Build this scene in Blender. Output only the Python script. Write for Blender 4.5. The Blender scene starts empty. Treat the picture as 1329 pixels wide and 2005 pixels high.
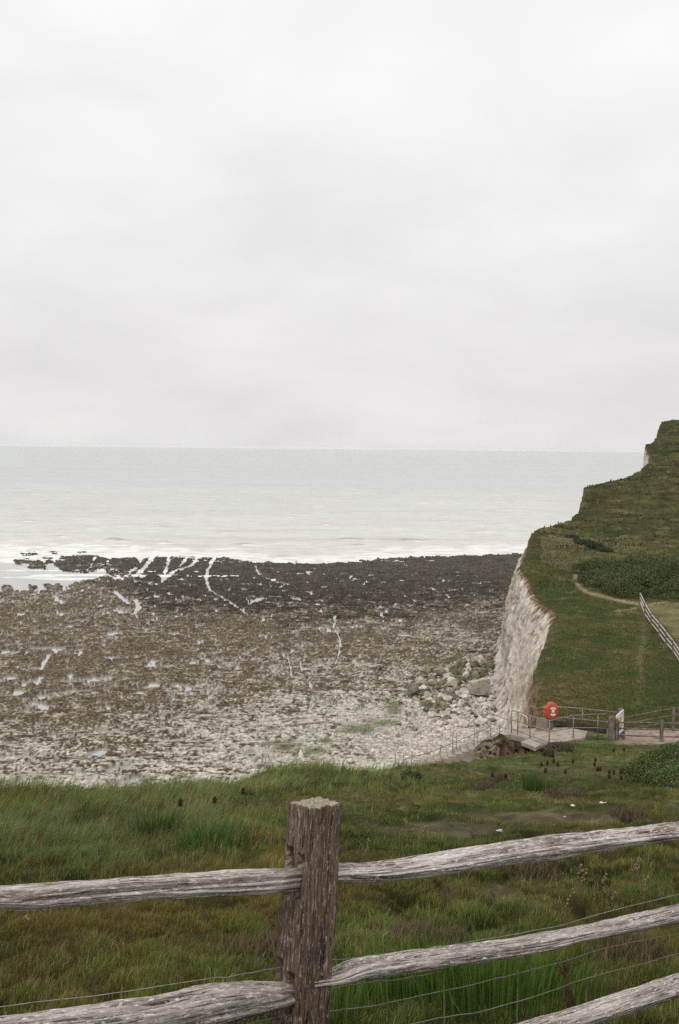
import bpy, bmesh, math, random
import numpy as np
from mathutils import Matrix, Vector
random.seed(7); rng = np.random.default_rng(11)
sc = bpy.context.scene
COL = sc.collection
rad = math.radians

# ------------------------------------------------------------------ camera
F = 2785.0                      # focal length in photograph pixels (50 mm on 36 mm film height)
CX, CY = 664.5, 1002.5
CAMZ = 28.0                     # sea level is z = 0
PITCH, ROLL = 2.58, 0.56
Rm = Matrix.Rotation(rad(90 - PITCH), 3, 'X') @ Matrix.Rotation(rad(ROLL), 3, 'Z')
cam_d = bpy.data.cameras.new('camera'); cam = bpy.data.objects.new('camera', cam_d); COL.objects.link(cam)
cam_d.sensor_fit = 'VERTICAL'; cam_d.sensor_height = 36.0; cam_d.lens = 50.0
cam_d.clip_start = 0.05; cam_d.clip_end = 200000
cam.matrix_world = Matrix.Translation((0, 0, CAMZ)) @ Rm.to_4x4()
cam_d.dof.use_dof = False
sc.camera = cam
RN = np.array(Rm)

# ------------------------------------------------------------------ light
SUN_EL, SUN_AZ = 50.0, 204.0    # azimuth clockwise from +Y: behind the camera, to the left
world = bpy.data.worlds.new('World'); sc.world = world; world.use_nodes = True
wn = world.node_tree; wn.nodes.clear()
def wnode(t, **k):
    n = wn.nodes.new(t)
    for a, b in k.items(): setattr(n, a, b)
    return n
wo = wnode('ShaderNodeOutputWorld'); bg = wnode('ShaderNodeBackground'); bg.inputs['Strength'].default_value = 0.1
sky = wnode('ShaderNodeTexSky', sky_type='NISHITA', sun_disc=False)
sky.sun_elevation = rad(SUN_EL); sky.sun_rotation = rad(SUN_AZ); sky.dust_density = 4.0
hsv = wnode('ShaderNodeHueSaturation'); hsv.inputs['Saturation'].default_value = 0.12
tc = wnode('ShaderNodeTexCoord'); sep = wnode('ShaderNodeSeparateXYZ')
wn.links.new(tc.outputs['Generated'], sep.inputs[0])
add = wnode('ShaderNodeMath', operation='ADD'); add.inputs[1].default_value = 0.30
wn.links.new(sep.outputs['Z'], add.inputs[0])
dv = [wnode('ShaderNodeMath', operation='DIVIDE') for _ in range(2)]
for i, ax in enumerate('XY'):
    wn.links.new(sep.outputs[ax], dv[i].inputs[0]); wn.links.new(add.outputs[0], dv[i].inputs[1])
cmb = wnode('ShaderNodeCombineXYZ'); wn.links.new(dv[0].outputs[0], cmb.inputs[0]); wn.links.new(dv[1].outputs[0], cmb.inputs[1])
nz = wnode('ShaderNodeTexNoise'); nz.inputs['Scale'].default_value = 2.6; nz.inputs['Detail'].default_value = 7; nz.inputs['Roughness'].default_value = 0.55
nz.inputs['Distortion'].default_value = 0.3
wn.links.new(cmb.outputs[0], nz.inputs['Vector'])
cr = wnode('ShaderNodeValToRGB')            # cloud brightness (linear radiance x 10)
cr.color_ramp.elements[0].position = 0.30; cr.color_ramp.elements[0].color = (0.85, 0.842, 0.838, 1)
cr.color_ramp.elements[1].position = 0.66; cr.color_ramp.elements[1].color = (0.955, 0.948, 0.94, 1)
wn.links.new(nz.outputs[0], cr.inputs[0])
gr = wnode('ShaderNodeValToRGB')            # the deck is thinner overhead than low over the sea
ge = gr.color_ramp.elements
ge[0].position = 0.0; ge[0].color = (0.90, 0.892, 0.895, 1)
ge[1].position = 0.26; ge[1].color = (1.06, 1.06, 1.065, 1)
e = ge.new(0.085); e.color = (0.92, 0.915, 0.918, 1)
wn.links.new(sep.outputs['Z'], gr.inputs[0])
mul = wnode('ShaderNodeMixRGB', blend_type='MULTIPLY'); mul.inputs[0].default_value = 1
wn.links.new(cr.outputs[0], mul.inputs[1]); wn.links.new(gr.outputs[0], mul.inputs[2])
x10 = wnode('ShaderNodeVectorMath', operation='SCALE'); x10.inputs['Scale'].default_value = 10.0
wn.links.new(mul.outputs[0], x10.inputs[0])
mx = wnode('ShaderNodeMixRGB'); mx.inputs[0].default_value = 0.96
wn.links.new(sky.outputs[0], hsv.inputs['Color']); wn.links.new(hsv.outputs[0], mx.inputs[1]); wn.links.new(x10.outputs[0], mx.inputs[2])
wn.links.new(mx.outputs[0], bg.inputs['Color']); wn.links.new(bg.outputs[0], wo.inputs['Surface'])
sl = bpy.data.lights.new('sun', 'SUN'); sun = bpy.data.objects.new('sun', sl); COL.objects.link(sun)
sl.energy = 1.5; sl.angle = rad(12); sl.color = (1.0, 0.96, 0.90)
sdir = Vector((math.sin(rad(SUN_AZ)) * math.cos(rad(SUN_EL)), math.cos(rad(SUN_AZ)) * math.cos(rad(SUN_EL)), math.sin(rad(SUN_EL))))
sun.rotation_euler = sdir.to_track_quat('Z', 'Y').to_euler()
vs = sc.view_settings
vs.view_transform = 'Standard'; vs.look = 'None'; vs.exposure = 0.0; vs.gamma = 1.0
sc.render.engine = 'CYCLES'
sc.cycles.max_bounces = 5; sc.cycles.diffuse_bounces = 3; sc.cycles.glossy_bounces = 3; sc.cycles.transmission_bounces = 2
sc.cycles.use_denoising = False
sc.cycles.caustics_reflective = False

# ------------------------------------------------------------------ helpers
def rays(px, y):
    px = np.asarray(px, float); y = np.asarray(y, float)
    v = np.stack(np.broadcast_arrays((px - CX) / F, -(y - CY) / F, -np.ones_like(px + y)), -1)
    return v @ RN.T
def at_z(px, y, z):
    d = rays(px, y); t = (np.asarray(z) - CAMZ) / d[..., 2]
    return d * t[..., None] + np.array([0, 0, CAMZ])
def at_d(px, y, dist):
    d = rays(px, y); t = np.asarray(dist) / d[..., 1]
    return d * t[..., None] + np.array([0, 0, CAMZ])
def proj(P):
    q = (np.asarray(P) - np.array([0, 0, CAMZ])) @ RN
    return CX + F * q[..., 0] / -q[..., 2], CY - F * q[..., 1] / -q[..., 2]
def ss(a, b, x):
    t = np.clip((x - a) / (b - a), 0, 1); return t * t * (3 - 2 * t)
def lerp(a, b, t): return a + (b - a) * t
def _hash(ix, iy, seed):
    h = (ix.astype(np.int64) * 374761393 + iy.astype(np.int64) * 668265263 + seed * 1442695041) & 0xffffffff
    h = ((h ^ (h >> 13)) * 1274126177) & 0xffffffff
    return (h ^ (h >> 16)) & 0xffff
def perlin(x, y, seed=0):
    x = np.asarray(x, float); y = np.asarray(y, float); x, y = np.broadcast_arrays(x, y)
    x0 = np.floor(x); y0 = np.floor(y); fx = x - x0; fy = y - y0
    u = fx * fx * fx * (fx * (fx * 6 - 15) + 10); v = fy * fy * fy * (fy * (fy * 6 - 15) + 10)
    def g(dx, dy):
        a = _hash(x0 + dx, y0 + dy, seed) * (2 * math.pi / 65536)
        return np.cos(a) * (fx - dx) + np.sin(a) * (fy - dy)
    return lerp(lerp(g(0, 0), g(1, 0), u), lerp(g(0, 1), g(1, 1), u), v) * 1.41
def fbm(x, y, o=4, seed=0, gain=0.5):
    s = 0; a = 1; t = 0
    for i in range(o):
        s = s + a * perlin(np.asarray(x) * 2 ** i + 17.3 * i, np.asarray(y) * 2 ** i - 9.1 * i, seed + i); t += a; a *= gain
    return s / t
def ridge(x, y, o=3, seed=0):
    return 1 - np.abs(fbm(x, y, o, seed)) * 2
def poly_dist(px, y, pts, ys=3.0):
    """distance in pixels-across to a polyline (down-picture distances count ys times)"""
    best = np.full(np.broadcast(px, y).shape, 1e9)
    for (ax, ay), (bx, by) in zip(pts[:-1], pts[1:]):
        dx, dy = bx - ax, (by - ay) * ys; L = dx * dx + dy * dy + 1e-9
        t = np.clip(((px - ax) * dx + (y - ay) * ys * dy) / L, 0, 1)
        best = np.minimum(best, np.hypot(px - ax - t * dx, (y - ay) * ys - t * dy))
    return best
def inside(px, y, pts):
    px, y = np.broadcast_arrays(np.asarray(px, float), np.asarray(y, float)); r = np.zeros(px.shape, bool)
    n = len(pts)
    for i in range(n):
        ax, ay = pts[i]; bx, by = pts[(i + 1) % n]
        c = ((ay > y) != (by > y)) & (px < (bx - ax) * (y - ay) / (by - ay + 1e-12) + ax); r ^= c
    return r

def mesh(name, V, quads=None, tris=None, mat=None, col=None, attrs=None, smooth=True, parent=None, loc=None, faces=None):
    V = np.asarray(V, float).reshape(-1, 3)
    if loc is not None: V = V - np.asarray(loc)
    me = bpy.data.meshes.new(name)
    if faces is not None:
        me.from_pydata([tuple(v) for v in V], [], faces)
    else:
        q = np.zeros((0, 4), int) if quads is None else np.asarray(quads).reshape(-1, 4)
        t = np.zeros((0, 3), int) if tris is None else np.asarray(tris).reshape(-1, 3)
        me.vertices.add(len(V)); me.vertices.foreach_set('co', V.astype(np.float32).ravel())
        li = np.concatenate([q.ravel(), t.ravel()]).astype(np.int32)
        me.loops.add(len(li)); me.loops.foreach_set('vertex_index', li)
        ls = np.concatenate([np.arange(len(q)) * 4, len(q) * 4 + np.arange(len(t)) * 3]).astype(np.int32)
        me.polygons.add(len(ls)); me.polygons.foreach_set('loop_start', ls)
        me.update(calc_edges=True)
    if smooth: me.polygons.foreach_set('use_smooth', np.ones(len(me.polygons), bool))
    if col is not None:
        c = np.asarray(col, float).reshape(-1, col.shape[-1])
        if c.shape[1] == 3: c = np.concatenate([c, np.ones((len(c), 1))], 1)
        a = me.color_attributes.new('Col', 'FLOAT_COLOR', 'POINT'); a.data.foreach_set('color', c.astype(np.float32).ravel())
    for k, v in (attrs or {}).items():
        v = np.asarray(v, float)
        if v.shape[-1:] == (3,):
            a = me.attributes.new(k, 'FLOAT_VECTOR', 'POINT'); a.data.foreach_set('vector', v.astype(np.float32).ravel())
        else:
            a = me.attributes.new(k, 'FLOAT', 'POINT'); a.data.foreach_set('value', v.astype(np.float32).ravel())
    if mat: me.materials.append(mat)
    me.validate()
    o = bpy.data.objects.new(name, me); COL.objects.link(o)
    if parent is not None: o.parent = parent
    elif loc is not None: o.location = tuple(loc)
    return o
def gridq(r, c, wrap=False):
    i, j = np.meshgrid(np.arange(r - 1), np.arange(c if wrap else c - 1), indexing='ij')
    j2 = (j + 1) % c
    return np.stack([i * c + j, i * c + j2, (i + 1) * c + j2, (i + 1) * c + j], -1).reshape(-1, 4)
def tag(o, label=None, cat=None, group=None, kind=None):
    if label: o['label'] = label
    if cat: o['category'] = cat
    if group: o['group'] = group
    if kind: o['kind'] = kind
    return o
def empty(name, loc, label, cat, group=None):
    o = bpy.data.objects.new(name, None); COL.objects.link(o); o.location = tuple(loc); o.empty_display_size = 0.2
    return tag(o, label, cat, group)
def dup(root, loc, label=None, rotz=None, scale=None):
    r = root.copy(); COL.objects.link(r); r.location = tuple(loc)
    if rotz is not None: r.rotation_euler = (0, 0, rotz)
    if scale is not None: r.scale = (scale,) * 3 if np.isscalar(scale) else scale
    if label: r['label'] = label
    for ch in list(root.children):
        c = ch.copy(); COL.objects.link(c); c.parent = r
        for g in list(ch.children):
            d = g.copy(); COL.objects.link(d); d.parent = c
    return r
class Geo:
    """collects shapes into one mesh"""
    def __init__(s): s.V = []; s.F = []; s.n = 0
    def add(s, V, Fs):
        V = np.asarray(V, float).reshape(-1, 3); s.V.append(V)
        s.F += [tuple(int(k) + s.n for k in f) for f in Fs]; s.n += len(V); return s
    def tube(s, pts, r, n=8, cap=True):
        P = np.asarray(pts, float); m = len(P); r = np.broadcast_to(np.asarray(r, float), (m,))
        T = np.gradient(P, axis=0); T /= np.linalg.norm(T, axis=1, keepdims=True) + 1e-12
        up = np.array([0, 0, 1.0]) if abs(T[0, 2]) < 0.9 else np.array([1.0, 0, 0])
        V = []
        for i in range(m):
            a = np.cross(up, T[i]); a /= np.linalg.norm(a) + 1e-12; b = np.cross(T[i], a); up = b if abs(T[i, 2]) > 0.9 else up
            th = np.arange(n) * 2 * math.pi / n
            V.append(P[i] + r[i] * (np.cos(th)[:, None] * a + np.sin(th)[:, None] * b))
        Fs = [tuple(f) for f in gridq(m, n, True)]
        if cap: Fs += [tuple(range(n - 1, -1, -1)), tuple((m - 1) * n + k for k in range(n))]
        return s.add(np.array(V), Fs)
    def box(s, c, size, rz=0, bev=0.0, rx=0):
        bm = bmesh.new(); bmesh.ops.create_cube(bm, size=1)
        bmesh.ops.scale(bm, vec=size, verts=bm.verts)
        if bev: bmesh.ops.bevel(bm, geom=bm.edges[:], offset=bev, segments=2, affect='EDGES', profile=0.5)
        M = Matrix.Translation(c) @ Matrix.Rotation(rz, 4, 'Z') @ Matrix.Rotation(rx, 4, 'X')
        bm.transform(M); s.bm(bm); return s
    def bm(s, bm):
        bm.verts.ensure_lookup_table(); bm.verts.index_update()
        s.add([v.co[:] for v in bm.verts], [[v.index for v in f.verts] for f in bm.faces]); bm.free(); return s
    def build(s, name, mat, parent=None, loc=None, smooth=False, **k):
        return mesh(name, np.concatenate(s.V), mat=mat, parent=parent, loc=loc, faces=s.F, smooth=smooth, **k)

# ------------------------------------------------------------------ materials
class NT:
    def __init__(s, name):
        s.m = bpy.data.materials.new(name); s.m.use_nodes = True; s.t = s.m.node_tree; s.t.nodes.clear()
        s.out = s.t.nodes.new('ShaderNodeOutputMaterial'); s.p = s.t.nodes.new('ShaderNodeBsdfPrincipled')
        s.t.links.new(s.p.outputs[0], s.out.inputs[0])
    def n(s, ty, ins=None, **k):
        x = s.t.nodes.new(ty)
        for a, b in k.items(): setattr(x, a, b)
        for a, b in (ins or {}).items(): s.set(x.inputs[a], b)
        return x
    def set(s, sock, v):
        if isinstance(v, bpy.types.NodeSocket): s.t.links.new(v, sock)
        elif isinstance(v, bpy.types.Node): s.t.links.new(v.outputs[0], sock)
        else: sock.default_value = v
    def noise(s, vec, scale, detail=5, rough=0.55, dist=0.0):
        return s.n('ShaderNodeTexNoise', {'Vector': vec, 'Scale': scale, 'Detail': detail, 'Roughness': rough, 'Distortion': dist}).outputs[0]
    def ramp(s, f, stops):
        r = s.n('ShaderNodeValToRGB', {0: f}); el = r.color_ramp.elements
        while len(el) < len(stops): el.new(0.5)
        for e, (p, c) in zip(el, stops):
            e.position = p; e.color = (c, c, c, 1) if np.isscalar(c) else tuple(c) + (1,)
        return r.outputs[0]
    def mix(s, f, a, b, mode='MIX'):
        x = s.n('ShaderNodeMixRGB', blend_type=mode)
        for i, v in enumerate((f, a, b)):
            if isinstance(v, tuple) and len(v) == 3: v = v + (1,)
            s.set(x.inputs[i], v)
        return x.outputs[0]
    def map(s, vec, scale):
        return s.n('ShaderNodeMapping', {'Vector': vec, 'Scale': scale}).outputs[0]
    def bump(s, h, strength, dist):
        b = s.n('ShaderNodeBump', {'Height': h, 'Strength': strength, 'Distance': dist}); s.set(s.p.inputs['Normal'], b.outputs[0])
    def fin(s, color, rough=0.8, spec=0.3, metal=0.0):
        if isinstance(color, tuple) and len(color) == 3: color = color + (1,)
        s.set(s.p.inputs['Base Color'], color); s.set(s.p.inputs['Roughness'], rough)
        s.p.inputs['Specular IOR Level'].default_value = spec; s.p.inputs['Metallic'].default_value = metal
        return s.m
    def obj(s): return s.n('ShaderNodeTexCoord').outputs['Object']
    def attr(s, name): return s.n('ShaderNodeAttribute', attribute_name=name)

def m_vcol(name, scale, lo, hi, rough=0.85, spec=0.2, bump=0.0, bdist=0.05, scale2=None):
    """mesh colour attribute, broken up by a fine noise in object space"""
    t = NT(name); o = t.obj(); n = t.noise(o, scale, 6, 0.65)
    k = t.ramp(n, [(0.3, lo), (0.7, hi)])
    c = t.mix(1.0, t.attr('Col').outputs['Color'], k, 'MULTIPLY')
    if scale2:
        c = t.mix(1.0, c, t.ramp(t.noise(o, scale2, 3), [(0.35, 0.8), (0.65, 1.2)]), 'MULTIPLY')
    if bump: t.bump(n, bump, bdist)
    return t.fin(c, rough, spec)
def m_two(name, c1, c2, scale, rough=0.8, spec=0.3, bump=0.0, bdist=0.01, metal=0.0, lo=0.35, hi=0.65, stretch=None):
    t = NT(name); o = t.obj()
    if stretch: o = t.map(o, stretch)
    n = t.noise(o, scale, 6, 0.6)
    if bump: t.bump(n, bump, bdist)
    return t.fin(t.ramp(n, [(lo, c1), (hi, c2)]), rough, spec, metal)

def m_leaf(name, rough=0.6, spec=0.25, tr=0.25):
    """blades and leaves: colour attribute, a little light coming through"""
    t = NT(name); c = t.attr('Col').outputs['Color']
    t.fin(c, rough, spec)
    tl = t.n('ShaderNodeBsdfTranslucent', {'Color': c})
    mxs = t.n('ShaderNodeMixShader', {0: tr, 1: t.p.outputs[0], 2: tl.outputs[0]})
    t.t.links.new(mxs.outputs[0], t.out.inputs[0])
    return t.m

def m_wood(name, grey, brown, pale, lichen=0.5, gs=1.0):
    """weathered cleft timber; 'gc' runs along, around and through the piece"""
    t = NT(name); g = t.attr('gc').outputs['Vector']
    fib = t.noise(t.map(g, (4, 150, 5)), 1.0, 6, 0.7)
    fib2 = t.noise(t.map(g, (10, 320, 9)), 1.0, 4, 0.65)
    big = t.noise(t.map(g, (3, 16, 3)), 1.0, 4, 0.6)
    c = t.mix(t.ramp(big, [(0.35, 0.0), (0.66, 1.0)]), brown, grey)
    c = t.mix(t.ramp(fib, [(0.42, 1.0), (0.49, 0.0)]), c, tuple(0.28 * x for x in brown))
    c = t.mix(t.ramp(fib2, [(0.55, 0.0), (0.72, 0.75)]), c, pale)
    sp = t.noise(t.map(g, (26, 130, 26)), 1.0, 6, 0.8); dk = t.noise(t.map(g, (34, 150, 34)), 1.0, 5, 0.8)
    c = t.mix(t.ramp(dk, [(0.54, 0.0), (0.62, 0.85)]), c, tuple(0.45 * x for x in brown))
    c = t.mix(t.ramp(sp, [(0.54, 0.0), (0.61, 0.85)]), c, pale)
    c = t.mix(t.attr('top').outputs['Fac'], c, t.mix(t.ramp(t.noise(t.map(g, (60, 60, 60)), 1.0, 5, 0.7), [(0.35, 0.0), (0.65, 1.0)]), (0.13, 0.11, 0.08), (0.50, 0.45, 0.37)))
    yl = t.noise(t.map(g, (7, 13, 7)), 1.0, 5, 0.7)
    c = t.mix(t.ramp(yl, [(0.66 - 0.08 * lichen, 0.0), (0.74 - 0.08 * lichen, 0.85)]), c, (0.19, 0.115, 0.022))
    c = t.mix(t.attr('tenon').outputs['Fac'], c, t.mix(0.6, c, brown))
    h = t.mix(0.5, t.mix(0.5, fib, fib2), sp)
    t.bump(h, 0.9, 0.006)
    return t.fin(c, 0.9, 0.15)

M = {}
M['beach'] = m_vcol('beach_rock', 2.6, 0.62, 1.38, 0.9, 0.10, 0.6, 0.08)
M['cliff'] = m_vcol('chalk_face', 1.7, 0.72, 1.25, 0.92, 0.1, 0.8, 0.15)
M['turf'] = m_vcol('turf', 3.2, 0.55, 1.45, 0.95, 0.05, 0.7, 0.06, 0.35)
M['soil'] = m_vcol('soil', 4.0, 0.5, 1.5, 0.95, 0.05, 0.9, 0.08)
M['blade'] = m_leaf('grass_blades')
M['leaf'] = m_leaf('leaves', 0.5, 0.3, 0.2)
M['rail'] = m_wood('weathered_rail', (0.60, 0.545, 0.51), (0.21, 0.165, 0.135), (0.86, 0.81, 0.77), 0.42)
M['post'] = m_wood('weathered_post', (0.158, 0.108, 0.078), (0.080, 0.052, 0.036), (0.40, 0.34, 0.29), 0.9)
M['farwood'] = m_two('fence_timber', (0.085, 0.065, 0.055), (0.22, 0.19, 0.17), 9, 0.9, 0.1, stretch=(1, 1, 0.3))
M['farrail'] = m_two('fence_rail_timber', (0.29, 0.255, 0.235), (0.50, 0.455, 0.425), 5, 0.9, 0.1)
M['galv'] = m_two('galvanised_steel', (0.15, 0.14, 0.125), (0.27, 0.255, 0.235), 12, 0.55, 0.5, metal=0.3)
M['wire'] = m_two('fence_wire', (0.17, 0.145, 0.125), (0.30, 0.27, 0.24), 40, 0.6, 0.4, metal=0.3)
M['edge_dark'] = m_two('mottled_dark_brown', (0.035, 0.026, 0.02), (0.085, 0.065, 0.05), 7, 0.9, 0.1)
M['cream'] = m_two('cream_paint', (0.50, 0.45, 0.36), (0.66, 0.61, 0.50), 10, 0.6, 0.3)
M['concrete'] = m_two('concrete', (0.24, 0.20, 0.165), (0.43, 0.375, 0.315), 2.2, 0.9, 0.15, 0.5, 0.03)
M['orange'] = m_two('orange_plastic', (0.38, 0.062, 0.030), (0.45, 0.082, 0.04), 4, 0.45, 0.4)
M['white'] = m_two('white_paint', (0.58, 0.56, 0.52), (0.76, 0.74, 0.70), 8, 0.6, 0.3)
M['yellow'] = m_two('yellow_sheet', (0.52, 0.40, 0.03), (0.62, 0.48, 0.05), 5, 0.5, 0.3)
M['black'] = m_two('black_print', (0.015, 0.015, 0.015), (0.03, 0.03, 0.03), 5, 0.6, 0.3)
M['board'] = m_two('weathered_board', (0.20, 0.17, 0.135), (0.31, 0.275, 0.23), 6, 0.9, 0.1)
M['teasel'] = m_two('teasel_head', (0.022, 0.013, 0.009), (0.075, 0.045, 0.028), 60, 0.95, 0.05)
M['stem'] = m_two('dry_stem', (0.10, 0.06, 0.035), (0.19, 0.13, 0.075), 15, 0.9, 0.1)
M['seed'] = m_two('dry_seed', (0.13, 0.085, 0.05), (0.26, 0.20, 0.13), 60, 0.9, 0.1)
M['chalk'] = m_two('chalk_stone', (0.46, 0.43, 0.39), (0.66, 0.63, 0.58), 6, 0.9, 0.1, 0.4, 0.02)

def m_stone(name, pale, stain, moss, k):
    t = NT(name); o = t.obj()
    rnd = t.n('ShaderNodeObjectInfo').outputs['Random']
    v = t.n('ShaderNodeVectorMath', {0: o}, operation='ADD'); t.set(v.inputs[1], t.n('ShaderNodeVectorMath', {0: rnd, 'Scale': 40.0}, operation='SCALE').outputs[0])
    n = t.noise(v.outputs[0], 2.2, 6, 0.65); n2 = t.noise(v.outputs[0], 1.1, 4, 0.6)
    c = t.ramp(n, [(0.32, stain), (0.6, pale)])
    nrm = t.n('ShaderNodeSeparateXYZ', {0: t.n('ShaderNodeNewGeometry').outputs['Normal']}).outputs[2]
    mm = t.n('ShaderNodeMath', {0: n2, 1: 0.5}, operation='MULTIPLY_ADD'); mm.inputs[2].default_value = k
    c = t.mix(t.ramp(mm.outputs[0], [(0.44, 0.0), (0.56, 0.9)]), c, moss)
    c = t.mix(1.0, c, t.ramp(rnd, [(0.0, 0.72), (1.0, 1.12)]), 'MULTIPLY')
    t.bump(n, 0.6, 0.08)
    return t.fin(c, 0.9, 0.15)
M['stone_pale'] = m_stone('chalk_boulder', (0.66, 0.605, 0.56), (0.36, 0.31, 0.26), (0.13, 0.115, 0.07), 0.13)
M['stone_moss'] = m_stone('weedy_boulder', (0.38, 0.345, 0.265), (0.12, 0.10, 0.065), (0.055, 0.056, 0.024), 0.24)
M['stone_tan'] = m_stone('tan_boulder', (0.46, 0.42, 0.34), (0.19, 0.165, 0.115), (0.10, 0.095, 0.045), 0.12)
M['stone_green'] = m_stone('green_boulder', (0.30, 0.275, 0.20), (0.12, 0.105, 0.06), (0.062, 0.072, 0.028), 0.26)

def m_water(name, foam=True):
    t = NT(name); o = t.obj(); c = t.attr('Col').outputs['Color']
    sp = t.n('ShaderNodeSeparateXYZ', {0: o})
    n1 = t.noise(t.map(o, (0.25, 0.6, 1)), 1.0, 5, 0.6)
    n2 = t.noise(t.map(o, (0.03, 0.07, 1)), 1.0, 4, 0.6)
    h = t.mix(0.35, n1, n2)
    t.bump(h, 0.45 if foam else 0.03, 0.5)
    c = t.mix(1.0, c, t.ramp(n2, [(0.3, 0.94), (0.7, 1.06)]), 'MULTIPLY')
    f = t.attr('foam').outputs['Fac']
    fn = t.noise(t.map(o, (0.5, 0.9, 1)), 1.0, 6, 0.7)
    ff = t.n('ShaderNodeMath', {0: f, 1: fn}, operation='MULTIPLY')
    k = t.ramp(ff.outputs[0], [(0.18, 0.0), (0.46, 0.97)])
    c = t.mix(k, c, (0.78, 0.775, 0.755))
    r = t.mix(k, (0.22, 0.22, 0.22) if foam else (0.06, 0.06, 0.06), (0.9, 0.9, 0.9))
    t.fin(c, r, 0.5); t.p.inputs['IOR'].default_value = 1.33
    return t.m
M['sea'] = m_water('sea_water'); M['pool'] = m_water('pool_water', False)

# ------------------------------------------------------------------ the shore platform, pools and sea
YW_X = [-1500, -400, 0, 100, 300, 440, 500, 620, 720, 760, 900, 1040, 2500]
YW_Y = [1070, 1076, 1080, 1081, 1090, 1092, 1101, 1104, 1098, 1092, 1088, 1083, 1075]
def zt(y): return np.interp(y, [1060, 1075, 1090, 1110, 1150, 1250, 1400, 1530, 1700, 2400], [-1.4, -.55, .05, .12, .25, .6, 1.2, 1.8, 2.3, 3.0])
CHAN = [([(424, 1088), (412, 1103), (405, 1122), (404, 1142), (412, 1156)], 3.6), ([(412, 1156), (432, 1168), (455, 1182), (486, 1204)], 2.6),
        ([(388, 1092), (374, 1108), (345, 1116), (330, 1126), (318, 1138)], 3.5), ([(300, 1088), (282, 1112), (262, 1130)], 5), ([(330, 1092), (326, 1112), (318, 1140)], 2.8),
        ([(186, 1092), (176, 1112)], 1.6), 
        ([(366, 1093), (352, 1108)], 3), ([(500, 1108), (506, 1124), (540, 1140), (570, 1146)], 1.8), ([(225, 1158), (240, 1172), (250, 1180)], 5),
        ([(265, 1176), (272, 1190), (258, 1205)], 4), ([(97, 1282), (88, 1295), (80, 1310)], 4), ([(385, 1285), (410, 1295), (435, 1308)], 3.6),
        ([(656, 1205), (653, 1228), (666, 1252), (664, 1278), (652, 1312)], 1.9), ([(563, 1282), (571, 1322)], 1.8), ([(587, 1288), (590, 1318), (606, 1334), (612, 1362), (603, 1398)], 2.4),
        ([(470, 1196), (505, 1172), (560, 1166), (585, 1172)], 2.2), ([(690, 1172), (730, 1180), (760, 1194)], 1.8), ([(830, 1150), (862, 1160), (880, 1168)], 1.6), ([(500, 1176), (545, 1182)], 3)]
ISLES = [[(118, 1091), (150, 1087), (188, 1089), (213, 1095), (201, 1114), (166, 1122), (122, 1118), (106, 1107)], [(218, 1094), (268, 1092), (272, 1104), (254, 1119), (214, 1126), (203, 1116)],
         [(36, 1081), (74, 1079), (72, 1088), (44, 1090)], [(26, 1097), (60, 1094), (62, 1103), (30, 1106)], [(62, 1100), (74, 1094), (92, 1108), (90, 1115), (55, 1113)], [(84, 1093), (103, 1092), (103, 1103), (88, 1104)], [(90, 1078), (112, 1077), (110, 1086), (94, 1085)],
         [(-60, 1090), (-10, 1086), (0, 1094), (-40, 1100)], [(150, 1082), (168, 1080), (170, 1085), (152, 1086)], [(3, 1149), (20, 1146), (28, 1158), (8, 1160)], [(55, 1147), (72, 1146), (74, 1154), (58, 1155)], [(84, 1144), (120, 1143), (122, 1154), (92, 1155)], [(288, 1092), (302, 1090), (328, 1096), (322, 1112), (300, 1120), (284, 1116)]]
COAST_X = [-1500, -900, -200, -20, 0, 60, 110, 150, 180, 206, 236, 262, 276, 288, 300, 440, 500, 620, 720, 760, 900, 1040, 2500]
COAST_Y = [1195, 1184, 1176, 1160, 1157, 1158, 1154, 1142, 1136, 1129, 1124, 1121, 1100, 1094, 1091, 1093, 1102, 1105, 1099, 1093, 1089, 1084, 1076]
TONGUE = [(-900, 1092), (0, 1098), (70, 1112), (130, 1122), (215, 1126), (190, 1138), (110, 1150), (60, 1148), (20, 1158), (-200, 1172), (-900, 1180)]
rows = np.concatenate([np.linspace(2100, 1580, 30), np.arange(1576, 1066, -0.8)])
cols = np.concatenate([np.linspace(-1400, -220, 60), np.arange(-214, 1120, 1.75), np.linspace(1125, 1500, 30)])
PX, PY = np.meshgrid(cols, rows)
B = at_z(PX, PY, zt(PY)); X, Y = B[..., 0], B[..., 1]
wx = X + 2.2 * fbm(X / 9, Y / 9, 2, 71); wy = Y + 2.2 * fbm(X / 9, Y / 9, 2, 72)
yw = np.interp(PX, YW_X, YW_Y)
n_big = fbm(wx / 10, wy / 14, 4, 1)
n_mid = fbm(wx / 3.0, wy / 4.2, 4, 5)
n_fin = fbm(X / 0.30, Y / 0.5, 3, 9)
n_pit = .62 * fbm(X / 0.62, Y / 0.80, 3, 13, 0.6) + .5 * fbm(X / 1.9, Y / 2.6, 3, 14, .6)
strat = fbm(X / 7 + Y / 16, Y / 3.2 - X / 9, 3, 17)
fang = np.arctan2(X + 61, 400 - Y); frad = np.hypot(X + 61, 400 - Y)
n_fan = fbm(fang / .0125 + .5 * fbm(X / 8, Y / 10, 2, 47), frad / 5.5, 4, 48, .6)
fan_w = ss(760, 480, PX)
zone_dark = ss(26, -30, PY + 46 * n_big + 52 * n_mid + 44 * n_fin + 60 * n_pit - np.interp(PX, [-900, 0, 150, 210, 250, 290, 420, 560, 700, 850, 1010, 1500], [1124, 1126, 1128, 1138, 1160, 1204, 1200, 1212, 1204, 1196, 1188, 1180]))
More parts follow.
